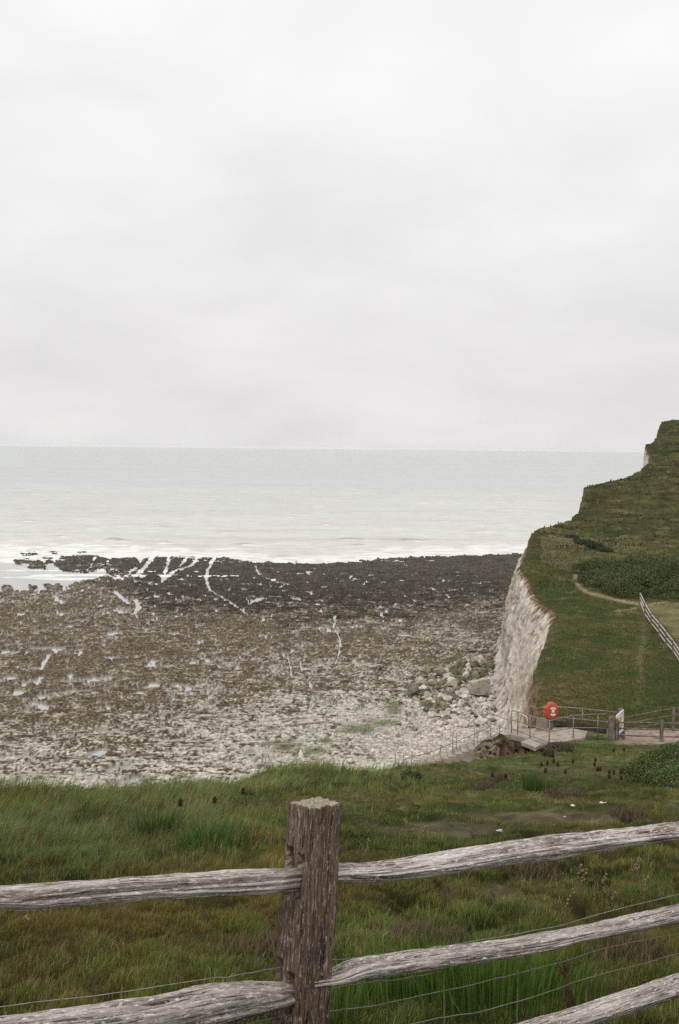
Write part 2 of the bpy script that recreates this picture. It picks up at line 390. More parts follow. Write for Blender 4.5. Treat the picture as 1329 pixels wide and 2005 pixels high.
pale_l = ss(0, 1, (PY - np.interp(PX, [-900, 0, 200, 450, 600, 750, 900, 1000], [1350, 1335, 1310, 1265, 1236, 1205, 1182, 1172])) / np.interp(PX, [450, 700], [250.0, 205.0]))
# water
thr = 0.228 - .16 * fbm(X / 16, Y / 24, 2, 55) - 0.085 * ss(1120, 1180, PY) * ss(640, 200, PX) - 0.05 * zone_dark * ss(760, 520, PX) + 0.02 * ss(600, 900, PX) + 0.04 * ss(1380, 1480, PY)
pools = ss(thr - 0.012, thr + 0.02, n_mid * 0.35 + n_big * 0.2 + 0.35 * fbm(wx / 3.3, wy / 5.2, 4, 31, .6) + lerp(.25, .60, fan_w) * n_fan)
pools = np.maximum(pools, ss(.19, .235, .03 * zone_dark +  fbm(wx / 1.9, wy / 3.4, 3, 33) + .35 * n_big - .10 * pale_l) * ss(1085, 1150, PY) * .95)
js = X * .96 + Y * .28 + 1.2 * fbm(X / 6, Y / 12, 3, 43)
rch = ridge(js / 6.5, Y / 55, 2, 41)
pools = np.maximum(pools, ss(0.955, 0.985, rch) * ss(1092, 1110, PY) * ss(1400, 1300, PY) * ss(1000, 700, PX) * ss(.02, .10, fbm(X / 7, Y / 16, 3, 45)) * 0.95)
nj = 7.5 * fbm(X / 2.0, Y / 4.5, 4, 77, .65)
chan = np.zeros_like(PX)
for pts, w in CHAN: chan = np.maximum(chan, ss(1.3, 0.8, (poly_dist(PX, PY, pts, 1.6) + nj) / w))
jx, jy = PX + 7 * n_fin + 8 * n_mid, PY + 2.2 * n_fin + 4 * n_mid
land = (jy > np.interp(jx, COAST_X, COAST_Y)).astype(float)
for poly in ISLES: land = np.maximum(land, inside(jx, jy, poly))
tj = 1 - land
W = ss(.25, .6, np.clip(np.maximum.reduce([pools, chan, tj]), 0, 1))
relief = 0.14 * n_mid + 0.05 * n_fin + 0.12 * n_pit + 0.10 * strat + 0.12 * n_big
tq = 5.5 * fbm(X / 24 + Y / 60, Y / 9, 4, 61, .5) + .25 * n_mid; tf = tq - np.floor(tq)
relief += 0.16 * (tf - ss(.80, 1.0, tf))
scarp_b = ss(.78, .86, tf) * ss(1.0, .93, tf)
relief += 0.07 * np.sign(strat) * np.abs(strat) ** 0.5
base = zt(PY)
z = base + 0.17 + relief
z = lerp(z, base - lerp(.20, .09, ss(1180, 1330, PY)) - .5 * tj + 0.05 * n_fin, W)
def C(*a): return np.array(a)
mixn = 0.85 * n_pit + 0.45 * n_fin + 0.30 * n_mid
n_hug = fbm(X / 22, Y / 30, 3, 51)
n_fan2 = fbm(fang / .0050 + .8 * n_mid, frad / 2.1, 4, 49, .62)
fleck = ss(.10, .17, lerp(fbm(wx / 1.1, wy / 1.4, 4, 57, .62), n_fan2, .75 * fan_w) + .22 * n_fan + .28 * n_big + .22 * n_hug - .05 * zone_dark) * (1 - .75 * zone_dark)
weed = ss(.06, .22, fbm(wx / 3.0, wy / 4.8, 4, 53, .62) - .3 * pale_l + .2 * n_hug)
t_ch = (ss(-0.13, 0.17, 1.25 * mixn + 0.62 * pale_l - 0.34 + 0.16 * strat + .22 * n_big + .42 * n_hug - .25 * weed) * lerp(.45, .95, pale_l))[..., None]
brown = lerp(C(.074, .057, .037), C(.190, .155, .110), ss(-.3, .35, n_fin + .5 * n_pit)[..., None])
chalk = lerp(C(.23, .208, .168), C(.50, .475, .42), ss(-.35, .35, n_pit + .5 * n_fin)[..., None])
dark = lerp(C(.024, .020, .015), C(.085, .073, .056), ss(-.3, .4, n_fin + n_mid * .6)[..., None])
colr = lerp(brown, chalk, t_ch)
spk = rng.random(PX.shape)
chalk = chalk * np.where(spk < .10, .42, np.where(spk > .93, 1.25, 1.0))[..., None]; brown = brown * np.where(spk < .10, .5, np.where(spk > .95, 2.0, 1.0))[..., None]
colr = lerp(brown, chalk, t_ch)
colr = lerp(colr, lerp(C(.30, .275, .23), C(.46, .44, .40), ss(-.2, .3, n_fin)[..., None]), (fleck * lerp(.62, .8, pale_l))[..., None])
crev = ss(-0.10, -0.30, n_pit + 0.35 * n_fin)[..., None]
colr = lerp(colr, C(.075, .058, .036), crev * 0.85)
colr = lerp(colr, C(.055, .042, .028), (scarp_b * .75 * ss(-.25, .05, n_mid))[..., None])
colr = lerp(colr, lerp(C(.055, .041, .026), C(.13, .10, .062), ss(-.2, .3, n_fin)[..., None]), weed[..., None] * .6)
pink = (ss(640, 860, PX) * ss(1370, 1440, PY))[..., None]
colr = lerp(colr, lerp(colr, C(.60, .545, .52), .45), pink)
grn = np.zeros_like(PX)
for (gx, gy, ga, gb) in [(772, 1392, 26, 22), (700, 1432, 60, 14), (560, 1466, 50, 14), (640, 1456, 30, 10), (600, 1478, 60, 12), (840, 1304, 26, 7), (905, 1290, 26, 6), (882, 1296, 20, 5), (745, 1420, 40, 12)]:
    grn = np.maximum(grn, 1 - np.hypot((PX - gx) / ga, (PY - gy) / gb))
grn = ss(0.0, 0.35, grn * 0.9 + 1.5 * n_pit + 0.9 * n_fin - 0.30) * (grn > 0)
colr = lerp(colr, C(.082, .108, .036), (grn * 0.78)[..., None])
dark = dark * lerp(C(1.25, 1.25, 1.27), C(.72, .66, .60), ss(1100, 1195, PY + 20 * n_big)[..., None])
colr = lerp(colr, dark, zone_dark[..., None])
seabed = lerp(C(.24, .22, .18), C(.10, .09, .07), zone_dark[..., None])
colr = lerp(colr, seabed, (W * .7)[..., None])
colr = np.clip(.20 * (np.clip(colr, .004, 1) / .20) ** lerp(1.16, 1.0, zone_dark[..., None]), 0, .66)
BX, BY, BZ = X, Y, z
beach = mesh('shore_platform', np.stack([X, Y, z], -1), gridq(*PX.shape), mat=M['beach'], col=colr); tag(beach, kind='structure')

# pools
r2 = np.concatenate([np.linspace(2100, 1580, 12), np.arange(1570, 1091, -6)]); c2 = np.linspace(-1400, 1400, 200)
QX, QY = np.meshgrid(c2, r2); Q = at_z(QX, QY, zt(QY) - 0.035)
pc = np.broadcast_to(C(.33, .325, .31), Q.shape)
tag(mesh('tide_pools', Q, gridq(*QX.shape), mat=M['pool'], col=pc, attrs={'foam': (0.5 * ss(1165, 1120, QY) * ss(500, 100, QX)).ravel()}), kind='structure')

# sea
r3 = np.concatenate([np.arange(1190, 900, -0.9), np.arange(900, 884, -0.5), np.linspace(883.5, 879.6, 14)])
hor = 877.0
c3 = np.concatenate([np.linspace(-1700, -220, 60), np.arange(-214, 1400, 3.0), np.linspace(1404, 2600, 50)])
Qx, Qd = np.meshgrid(c3, r3)
dist = CAMZ * F / (Qd - hor)
SX = (Qx - CX) / F * dist; SY = dist.copy()
px3, py3 = proj(np.stack([SX, SY, np.zeros_like(SX)], -1))
near = ss(1500, 300, SY)
wv = fbm(SX / 16, SY / 7 + 0.2 * fbm(SX / 40, SY / 40, 2, 3), 3, 91) * 0.22 * near
wv2 = fbm(SX / 90, SY / 26, 2, 95) * 0.35 * near
sw = ss(0.35, 0.62, fbm(SX / 28, SY / 10, 2, 99)) * 0.4 * ss(900, 420, SY)
foam = 1.05 * ss(-36, -4, py3 - np.interp(px3, YW_X, YW_Y) + 20 * fbm(SX / 20, SY / 30, 3, 101))
foam = np.maximum(foam, 0.62 * ss(0.02, 0.40, fbm(SX / 26, SY / 9, 4, 103, .65)) * ss(960, 1055, py3))
foam = np.maximum(foam, 0.50 * ss(0.20, 0.45, fbm(SX / 34, SY / 16, 4, 107, .65)) * ss(885, 930, py3))
brk = np.zeros_like(SX)
for bx, by, bw, bh in [(225, 1059, 24, .75), (322, 1032, 20, .5), (114, 1051, 18, .45), (320, 1063, 14, .4), (688, 1055, 26, .5), (800, 1057, 30, .55), (480, 1067, 24, .45), (700, 1067, 16, .4),
                       (640, 1026, 14, .35), (560, 1012, 18, .3), (940, 1040, 20, .35), (60, 1020, 20, .35), (440, 1042, 14, .3), (860, 1020, 16, .3)]:
    c = at_z(bx, by, 0.0); sx = bw * c[1] / F
    g = np.exp(-((SX - c[0]) / sx) ** 2 - ((SY - c[1] - .6 * np.sin(SX / 3)) / 2.4) ** 2); brk += bh * g
    foam = np.maximum(foam, 0.95 * np.exp(-((SX - c[0] - sx * .4) / (sx * 2.0)) ** 2 - ((SY - c[1] + 4.5) / 3.6) ** 2))
for bx, by, bw, bd in [(170, 1036, 44, 5), (200, 1031, 24, 4), (130, 952, 16, 5), (100, 1065, 40, 5), (250, 1068, 60, 4), (560, 1066, 70, 5), (840, 1070, 90, 5), (980, 1062, 60, 5), (850, 985, 80, 8), (1010, 1000, 70, 6)]:
    c = at_z(bx, by, 0.0); foam = np.maximum(foam, 0.95 * np.exp(-((SX - c[0]) / (bw * c[1] / F)) ** 2 - ((SY - c[1]) / bd) ** 2))
foam = np.maximum(foam, .85 * ss(250, 150, px3) * ss(1082, 1096, py3))
far_t = ss(1070, 900, py3)[..., None]
scol = lerp(C(.54, .515, .465), C(.36, .395, .37), far_t)
strk = fbm(SX / 120, SY / 22, 4, 115, .6) + .6 * fbm(SX / 600, SY / 140, 3, 117)
scol = scol * (1 + .16 * strk[..., None] + .34 * fbm(SX / 6, SY / 5, 3, 119)[..., None] * ss(1500, 500, SY)[..., None] + .22 * fbm(SX / 22, SY / 26, 3, 121, .7)[..., None] * ss(400, 900, SY)[..., None])
brown_w = ss(0.0, 0.5, fbm(SX / 50, SY / 30, 3, 111))[..., None] * (1 - far_t)
scol = lerp(scol, C(.40, .355, .30), brown_w * .6)
scol = lerp(scol, C(.22, .19, .15), np.clip(brk * 2.2, 0, 1)[..., None] * .9)
foam *= (0.55 + 0.45 * ss(-.3, .2, fbm(SX / 6, SY / 5, 3, 113)))
sea = mesh('sea', np.stack([SX, SY, wv + wv2 + sw * .6 + brk], -1), gridq(*SX.shape), mat=M['sea'], col=scol, attrs={'foam': foam.ravel()}); tag(sea, kind='structure')

# ------------------------------------------------------------------ clifftop and cliff
EDGE = [(1000, 1455, 64), (1022, 1427, 68), (1041, 1400, 72), (1050, 1340, 85), (1045, 1318, 92), (1056, 1285, 100), (1070, 1250, 110), (1080, 1222, 120), (1088, 1196, 130), (1072, 1184, 136), (1058, 1178, 140), (1047, 1160, 148), (1038, 1140, 157),
        (1028, 1124, 165), (1016, 1110, 172), (1024, 1094, 182), (1032, 1075, 194), (1035, 1058, 206), (1042, 1043, 220), (1060, 1038, 228), (1095, 1029, 241), (1115, 1018, 253), (1132, 1003, 266), (1137, 985, 280), (1142, 968, 291), (1144, 953, 300),
        (1170, 950, 310), (1195, 945, 322), (1222, 939, 338), (1232, 931, 346), (1252, 925, 356), (1258, 914, 364), (1272, 906, 372), (1270, 888, 388), (1263, 872, 400), (1276, 866, 406), (1286, 856, 414), (1288, 842, 424), (1296, 826, 436), (1330, 824, 450)]
EP = np.array([at_d(a, b, d) for a, b, d in EDGE])
EY, EX, EZ = EP[:, 1], EP[:, 0], EP[:, 2]
def x_edge(Y): return np.interp(Y, EY, EX) + 1.4 * np.maximum(np.asarray(Y) - 452, 0) + 0.35 * fbm(np.asarray(Y) / 3.0, 0.3, 4, 201) * ss(66, 74, np.asarray(Y))
def z_top(Y): return np.interp(Y, EY, EZ)
YB = [60, 72, 92, 110, 130, 150, 168, 174, 190, 220]; XB = [6.2, 7.4, 10.0, 12.6, 15.1, 17.5, 19.5, 20.2, 22.0, 26.6]
def x_base(Y):
    Y = np.asarray(Y); b = np.where(Y < 200, np.interp(Y, YB, XB), 0)
    return np.where(Y < 200, b, x_edge(Y) - .55 - .9 * ss(340, 400, Y))
Ys = np.concatenate([np.arange(64, 180, 0.2), np.arange(180, 460, 0.45), np.linspace(462, 700, 20)])
u = np.concatenate([[0, .15, .4], np.geomspace(0.8, 30, 70), np.linspace(31.5, 75, 40), np.geomspace(80, 900, 24)])
CY_, CU = np.meshgrid(Ys, u, indexing='ij')
CXw = x_edge(CY_) + CU
ZT = z_top(CY_)
far_drop = np.where(CY_ > 450, -(CY_ - 450) * 0.06, 0)
und = 0.5 * fbm(CXw / 14, CY_ / 14, 3, 211) * ss(0, 10, CU) + (0.25 + .002 * CU) * fbm(CXw / 2.6, CY_ / 2.6, 3, 213) + 0.10 * fbm(CXw / .7, CY_ / .7, 2, 215)
und *= ss(64, 74, CY_) * 0.9 + 0.1
und += 0.010 * CU * ss(190, 330, CY_)
scarp = ss(.05, .25, fbm(CXw / 8, CY_ / 4, 3, 217)) * .5 * ss(185, 215, CY_)
ZT = ZT - .30 * ss(70.6, 69.4, CY_) * ss(30, 8, CU) - .9 * (CY_ < 64.1) - .12 * ss(70, 69, CY_)
ZT = ZT + und + scarp + far_drop - 0.25 * np.exp(-(CU / .5) ** 2)
px4, py4 = proj(np.stack([CXw, CY_, ZT], -1))
g1 = fbm(CXw / 12, CY_ / 16, 4, 221); g2 = fbm(CXw / 2.2, CY_ / 3.0, 4, 223); g3 = fbm(CXw / .8, CY_ / 1.1, 2, 225)
tcol = lerp(C(.034, .050, .014), C(.068, .070, .022), ss(-.3, .35, g1 + .6 * g2)[..., None])
tcol = lerp(tcol, C(.035, .050, .017), ss(.05, .4, -g2 - .4 * g3)[..., None] * .8)
tcol = lerp(tcol, C(.165, .135, .075), (ss(.18, .45, g2 + .5 * g3) * .55)[..., None])
hill = ss(1100, 1020, py4)[..., None]
tcol = lerp(tcol, lerp(C(.044, .045, .018), C(.080, .070, .030), ss(-.3, .3, g1 + .7 * g2)[..., None]), hill * .85)
g4 = fbm(CXw / 7, CY_ / 4.0, 4, 227, .6)
tcol = lerp(tcol, C(.032, .030, .015), (ss(.16, .34, g4 + .2 * g2) * .85)[..., None] * ss(1120, 1060, py4)[..., None])
tcol = lerp(tcol, C(.17, .145, .085), (ss(.20, .42, -g4 + .3 * g3) * .6)[..., None] * ss(1120, 1060, py4)[..., None])
tan = np.maximum.reduce([ss(6, 1.5, poly_dist(px4, py4, [(1132, 1112), (1127, 1130), (1133, 1148), (1150, 1160), (1185, 1169), (1222, 1178), (1258, 1184), (1290, 1180)], 1.4) + 5 * g2),
                         .22 * ss(12, 3, poly_dist(px4, py4, [(1258, 1192), (1262, 1240), (1252, 1290), (1256, 1330), (1246, 1380)], .8) + 6 * g2),
                         .8 * ss(10, 2, poly_dist(px4, py4, [(1210, 1196), (1235, 1196), (1260, 1182)], 2) + 5 * g2)])
tcol = lerp(tcol, C(.25, .195, .125), tan[..., None] * .85)
fld = inside(px4 + 4 * g2, py4 + 3 * g2, [(1262, 1186), (1290, 1180), (1500, 1176), (1700, 1500), (1410, 1380), (1335, 1268), (1300, 1226)]) * 1.0
tcol = lerp(tcol, C(.165, .145, .070) * (1 + .4 * g2[..., None]), fld[..., None] * .8)
mid_h = inside(px4 + 14 * g2, py4 + 8 * g2, [(1060, 1050), (1120, 1045), (1329, 1090), (1329, 1098), (1140, 1100), (1110, 1118), (1060, 1100)]) * 1.0
tcol = lerp(tcol, C(.13, .112, .060), mid_h[..., None] * .6)
lip = ss(.40, .05, CU + .5 * g3 + .4 * g2)[..., None]
tcol = lerp(tcol, C(.075, .050, .030), lip * .8)
bare = (ss(66, 72, CY_) * ss(96, 76, CY_) * ss(6, 1.5, CU + 3 * g2))[..., None]
tcol = lerp(tcol, C(.15, .095, .05), bare * .85)
pth = (ss(66.5, 66.0, CY_ + .5 * g2) * ss(1200, 1222, px4 + 10 * g2))[..., None]
tcol = lerp(tcol, C(.27, .21, .17), pth)
ctop = mesh('clifftop', np.stack([CXw, CY_, ZT], -1), gridq(*CU.shape), mat=M['turf'], col=tcol); tag(ctop, kind='structure')
# cliff face
v = np.linspace(0, 1, 110) ** 0.9
FY, FV = np.meshgrid(Ys[:-12], v, indexing='ij')
xt, xb, zt0 = x_edge(FY), x_base(FY), z_top(FY) + und[:-12, :1] - 0.25
prof = lerp(FV ** 1.25, FV ** .55, ss(95, 150, FY)); farc = ss(230, 190, FY)
fx = lerp(xt, xb, prof); fz = lerp(zt0 - .02, 0.6, FV)
cn1 = fbm(FY / 2.0 + .3 * fbm(FY / 3, fz / 3, 2, 230), fz / 5, 4, 231, .6); cn2 = .6 * fbm(FY / .75, fz / .95, 3, 233, .65) + .6 * fbm(FY / .34, fz / .9, 3, 234, .65); cn3 = fbm(FY / 7, fz / 14, 2, 235)
amp = ss(0, .06, FV)
fx = fx - amp * (0.75 * cn1 + .34 * cn2 + .7 * cn3 * ss(0, .3, FV)) * (.35 + .65 * farc) - 0.9 * ss(.80, 1.0, FV) * farc
fyy = FY + amp * (.35 * fbm(FY / 1.3, fz / 2, 3, 237))
fcol = lerp(C(.33, .285, .235), C(.60, .545, .475), ss(-.35, .35, cn2 + .5 * cn1)[..., None])
fcol = lerp(fcol, C(.13, .10, .07), ss(.12, .42, -cn2 + .5 * cn1)[..., None] * .8)
band = ss(.25, .42, perlin(fz * 1.1 + .4 * cn1, FY / 30, 241)) * ss(-.1, .2, cn2)
fcol = lerp(fcol, C(.10, .085, .065), band[..., None] * .5)
frac = ss(.86, .95, ridge(FY / 2.0 + .25 * cn1, fz / 9, 2, 243)) * ss(-.25, .05, cn1)
fx = fx + frac * .25; fcol = lerp(fcol, C(.11, .09, .07), frac[..., None] * .7)
fcol = lerp(fcol, C(.27, .24, .16), (ss(.15, .4, cn3 + .5 * cn1) * .45)[..., None])
fcol = lerp(fcol, C(.68, .63, .57), (ss(.08, .30, fbm(FY / 5, fz / 4.5, 3, 245)) * .55)[..., None])
soil = ss(.045, .012, FV + .06 * cn2 + .07 * cn1)
soil = np.maximum(soil, ss(104, 84, FY + 10 * cn1 + 16 * (FV - .3)) * .92)
fcol = lerp(fcol, lerp(C(.075, .042, .026), C(.21, .125, .07), ss(-.3, .3, cn2)[..., None]), soil[..., None])
fcol = lerp(fcol, C(.50, .44, .41), (ss(.86, .97, FV) * .5)[..., None])
cliff = mesh('cliff', np.stack([fx, fyy, fz], -1), gridq(*FY.shape), mat=M['cliff'], col=fcol); tag(cliff, kind='structure')

# ------------------------------------------------------------------ the meadow in front
DD = [0, 2, 4.2, 7, 10, 14, 20, 30, 45, 58, 63, 66, 72]; DR = [1.65, 1.85, 2.18, 2.62, 3.08, 3.75, 4.82, 6.80, 9.85, 12.45, 13.15, 13.38, 13.5]
CRX = [-3000, -300, 0, 120, 250, 350, 450, 480, 520, 560, 640, 720, 760, 850, 900, 950, 1000, 1060, 1100, 4000]
CRY = [1580, 1576, 1574, 1572, 1570, 1564, 1555, 1542, 1526, 1519, 1514, 1513, 1513, 1507, 1500, 1495, 1488, 1478, 1470, 1470]
def ground(px, d):
    """height of the meadow: px is the bearing (in photograph columns), d the distance"""
    px = np.asarray(px, float); d = np.asarray(d, float)
    yb = np.interp(d, DD, DR) * F / np.maximum(d, .3)
    dc = np.interp(px, [-3000, 450, 500, 760, 800, 900, 960, 1060, 1100], [20, 20, 24, 24, 30, 32, 56, 60, 66])
    yc = np.interp(px, CRX, CRY) - 881
    ybc = np.interp(dc, DD, DR) * F / dc
    k = ss(0.45, 1.0, d / dc)
    y = yb + (yc - ybc) * k * np.where(px > 1090, 0, 1)
    # past the crest
    past = np.maximum(d - dc, 0)
    gul = ss(690, 780, px)
    y_p = yc + lerp(9.0 * past ** 1.25, 6 + 1.0 * past ** .9, gul)
    y = np.where((past > 0) & (px < 1090), np.maximum(np.minimum(y_p, 2400), 0), y)
    zz = CAMZ - y * d / F
    zz = np.where((px < 985) & (d > 69), zz - (d - 69) * 6, zz)
    zz = np.where((px >= 985) & (d > 64.5), zz - 0.25 * ss(64.5, 67, d), zz)
    return np.maximum(zz, 0.2)
def lump(X, Y, d):
    a = ss(3, 8, d)
    bil = 1 - np.abs(perlin(X / .36 + .4 * perlin(X / .6, Y / .6, 306), Y / .46, 305)) * 2.6
    sm = .45 + .55 * ss(-.15, .2, perlin(X / 3.1, Y / 3.1, 308))
    return a * (0.12 * fbm(X / 1.3, Y / 1.8, 3, 301) + 0.22 * fbm(X / 5, Y / 6, 2, 303) * ss(9, 14, d) - 0.105 * sm * ss(.05, .9, bil) + .05 * perlin(X / .7, Y / .8, 309))
gc_ = np.concatenate([np.linspace(-3200, -340, 50), np.arange(-330, 1640, 4), np.linspace(1650, 4500, 50)])
gd = np.concatenate([np.geomspace(.6, 5, 24), np.geomspace(5.05, 40, 480), np.linspace(40.3, 74, 110)])
GX, GD = np.meshgrid(gc_, gd)
mX = (GX - CX) / F * GD; mY = GD
mZ = ground(GX, GD)
flat = 1 - ss(58, 63, GD)
mZ = mZ + lump(mX, mY, GD) * (flat * .9 + .1)
pm, qm = proj(np.stack([mX, mY, mZ], -1))
a1 = fbm(mX / 2.4, mY / 3.0, 4, 311); a2 = fbm(mX / .5, mY / .6, 3, 313)
mcol = lerp(C(.016, .018, .006), C(.042, .036, .014), ss(-.3, .35, a1 + .5 * a2)[..., None])
mcol = lerp(mcol, C(.12, .095, .055), (ss(.1, .45, a2 + .3 * a1) * .5)[..., None])
def bare_mask(px, y, n):
    b = ss(1.15, .45, np.hypot((px - 1080) / 150, (y - 1602) / 15) + .9 * n)
    b = np.maximum(b, .8 * ss(1.1, .4, np.hypot((px - 860) / 120, (y - 1625) / 14) + .9 * n))
    b = np.maximum(b, .7 * ss(1.1, .4, np.hypot((px - 980) / 60, (y - 1750) / 22) + .9 * n))
    b = np.maximum(b, .3 * ss(1.1, .4, np.hypot((px - 1130) / 110, (y - 1508) / 16) + .9 * n))
    return b
mcol = lerp(mcol, lerp(C(.048, .062, .018), C(.10, .112, .045), ss(-.3, .3, a1 + .6 * a2)[..., None]), (ss(9, 18, GD) * .55 + ss(26, 36, GD) * .37)[..., None])
bm_ = bare_mask(pm, qm, a1)
mcol = lerp(mcol, C(.135, .112, .070) * (1 + .9 * a2[..., None]), bm_[..., None] * .75)
pth = (ss(63.3, 63.9, GD + .8 * a2) * ss(1200, 1222, GX + 10 * a2))[..., None]
mcol = lerp(mcol, C(.27, .21, .17), pth)
meadow = mesh('meadow_ground', np.stack([mX, mY, mZ], -1), gridq(*GX.shape), mat=M['turf'], col=mcol); tag(meadow, kind='structure')
def gz(px, d):
    x = (px - CX) / F * d; return ground(px, d) + lump(x, d, np.asarray(d)) * ((1 - ss(58, 63, d)) * .9 + .1)
def g_at(px, y, d0=6, d1=62):
    """the meadow point seen at a pixel"""
    ds = np.geomspace(d0, d1, 900); x = (px - CX) / F * ds
    _, yy = proj(np.stack([x, ds, gz(np.full_like(ds, px), ds)], -1))
    i = np.argmax(yy <= y) if (yy <= y).any() else int(np.argmin(yy))
    d = ds[i]; return np.array([(px - CX) / F * d, d, float(gz(px, d))])

# ------------------------------------------------------------------ grass
def blades(name, P, L, Wd, lean, az, colb, colt, mat, loc=None, parent=None):
    """P base points, L length, Wd width, lean 0..1, az lean direction; each blade a folded strip of five points"""
    n = len(P); dirv = np.stack([np.cos(az), np.sin(az), np.zeros(n)], -1)
    fa = rng.uniform(0, 2 * math.pi, n); side = np.stack([np.cos(fa), np.sin(fa) * .5, np.zeros(n)], -1)
    side /= np.linalg.norm(side, axis=1, keepdims=True)
    up = np.array([0, 0, 1.0])
    m = P + (L * .55)[:, None] * (up * np.sqrt(1 - np.clip(lean * .45, 0, .95) ** 2)[:, None] + dirv * (lean * .45)[:, None])
    tp = m + (L * .5)[:, None] * (up * (np.sqrt(np.clip(1 - lean ** 2, 0.02, 1)) - .25 * lean)[:, None] + dirv * lean[:, None])
    w = side * Wd[:, None]
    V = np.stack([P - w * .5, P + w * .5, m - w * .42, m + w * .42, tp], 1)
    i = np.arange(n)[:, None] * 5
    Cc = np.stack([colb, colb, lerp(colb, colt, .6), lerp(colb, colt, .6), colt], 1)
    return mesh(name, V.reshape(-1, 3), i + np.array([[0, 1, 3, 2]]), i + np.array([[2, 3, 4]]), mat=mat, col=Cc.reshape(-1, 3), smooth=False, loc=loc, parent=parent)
def grass_field(name, n, pxlo, pxhi):
    """tufts of about nine blades; even over the picture's rows, so that near and far ground are covered alike"""
    ds = np.geomspace(4.6, 63.2, 4000); nc = n // 9
    r_ = rng.random(nc); pxs = np.where(r_ < .80, rng.uniform(pxlo, pxhi, nc), np.where(r_ < .89, rng.uniform(-800, pxlo, nc), rng.uniform(pxhi, 2200, nc)))
    w = np.gradient(-(np.interp(ds, DD, DR) * F / ds)); w = np.abs(w) + .35 * np.gradient(ds) * np.where(ds < 34, 1, .75)
    cdf = np.cumsum(w); cdf /= cdf[-1]
    d = np.interp(rng.uniform(0, 1, nc), cdf, ds)
    x = (pxs - CX) / F * d
    caz = rng.normal(.2, 1.1, nc); clean = np.clip(rng.normal(.55, .2, nc), .1, .95); cl = rng.uniform(.6, 1.35, nc); ctone = rng.normal(0, .22, nc); ckind = rng.random(nc)
    rep = rng.poisson(9, nc); ci = np.repeat(np.arange(nc), rep); n = len(ci)
    sp = (.012 + .0022 * d)[ci]
    x = x[ci] + rng.normal(size=n) * sp; d = d[ci] + rng.normal(size=n) * sp; pxs = CX + F * x / d
    dc = np.interp(pxs, [-3000, 450, 500, 760, 800, 900, 960, 1060, 1100], [20, 20, 24, 24, 30, 32, 56, 60, 66])
    keep = (d < dc + 1.8) & (d > 4.6) & ~((d > 63.4) & (pxs > 1205)) & ~((d > 63.3) & (pxs < 1150)) & (d < 66)
    x, d, pxs, ci = x[keep], d[keep], pxs[keep], ci[keep]; n = len(d)
    z = gz(pxs, d); P = np.stack([x, d, z - .01], -1); sx, sy = proj(P)
    b1 = fbm(x / 2.4, d / 3.0, 4, 311); b2 = fbm(x / .55, d / .7, 3, 321); b3 = fbm(x / 6, d / 7, 3, 323); b4 = fbm(x / 1.1, d / 1.4, 3, 325)
    bare = bare_mask(sx, sy, b1)
    tuft = ss(-.25, .35, b2 + .5 * b4)
    long_l = np.clip(ss(640, 380, sx) * ss(1740, 1640, sy) + ss(450, 540, sx) * ss(900, 760, sx) * ss(1570, 1520, sy), 0, 1)
    L = (.022 + .036 * tuft + .020 * rng.random(n)) * cl[ci] * (1 + 2.2 * long_l) * (1 + 1.2 * ss(34, 50, d))
    L *= 1 - .75 * bare
    L *= 1 - .15 * ss(850, 1200, sx) * ss(1700, 1600, sy)
    k2 = (rng.random(n) > bare * .5) & (rng.random(n) > .45 * ss(.12, .40, -b2))
    Wd = np.maximum(.0026, d * .00030) * rng.uniform(.6, 1.3, n)
    az = caz[ci] + rng.normal(0, .55, n); az = lerp(az, rng.normal(.25, .45, n), .7 * long_l)
    lean = np.clip(clean[ci] + .12 * long_l + .18 * rng.normal(0, 1, n), .02, .97)
    t1 = ss(-.25, .45, b1 + .5 * b3 + .9 * ctone[ci] + rng.normal(0, .06, n))[:, None]
    green = lerp(C(.055, .088, .016), C(.125, .172, .046), rng.random(n)[:, None])
    olive = lerp(C(.110, .090, .018), C(.185, .145, .038), rng.random(n)[:, None])
    blue = lerp(C(.095, .135, .052), C(.170, .222, .100), rng.random(n)[:, None])
    straw = lerp(C(.17, .13, .070), C(.33, .26, .155), rng.random(n)[:, None])
    rust = lerp(C(.115, .068, .032), C(.19, .12, .06), rng.random(n)[:, None])
    c = lerp(green, olive, t1)
    c = np.where((rng.random(n) < .85 * long_l * ss(-.3, .10, b3 + .3 * b1))[:, None], blue, c)
    c = np.where((ckind[ci] < .03 + .15 * ss(.08, .4, b4) + .3 * bare)[:, None], lerp(straw, rust, ss(-.2, .2, b3)[:, None] * .6), c)
    c = np.where((ckind[ci] > .94 - .34 * ss(.08, .38, -b4 + .4 * b3))[:, None], lerp(rust, olive, .3), c)
    st = rng.random(n) < .028; c = np.where(st[:, None], straw, c); L = np.where(st, L * 1.3 + .02, L)
    c = c * (1 + .30 * ss(1580, 1520, sy) * ss(950, 700, sx))[:, None]
    c = c * (1 + .55 * ctone[ci])[:, None] * C(1, 1, .80) * (1 + .5 * np.clip(b4 + .6 * b2, -.8, .8))[:, None]
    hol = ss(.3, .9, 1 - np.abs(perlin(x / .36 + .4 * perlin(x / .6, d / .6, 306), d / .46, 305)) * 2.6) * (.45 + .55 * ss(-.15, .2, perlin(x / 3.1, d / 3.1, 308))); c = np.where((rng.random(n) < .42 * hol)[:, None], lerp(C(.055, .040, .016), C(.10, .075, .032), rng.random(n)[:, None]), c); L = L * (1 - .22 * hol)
    P, L, Wd, lean, az, c = P[k2], L[k2], Wd[k2], lean[k2], az[k2], c[k2]
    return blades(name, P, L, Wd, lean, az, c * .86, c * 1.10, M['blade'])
g = grass_field('grass', 1180000, -160, 1490)
tag(g, 'windblown tussocky grass of the meadow, green mixed with straw and rust', 'grass', kind='stuff')
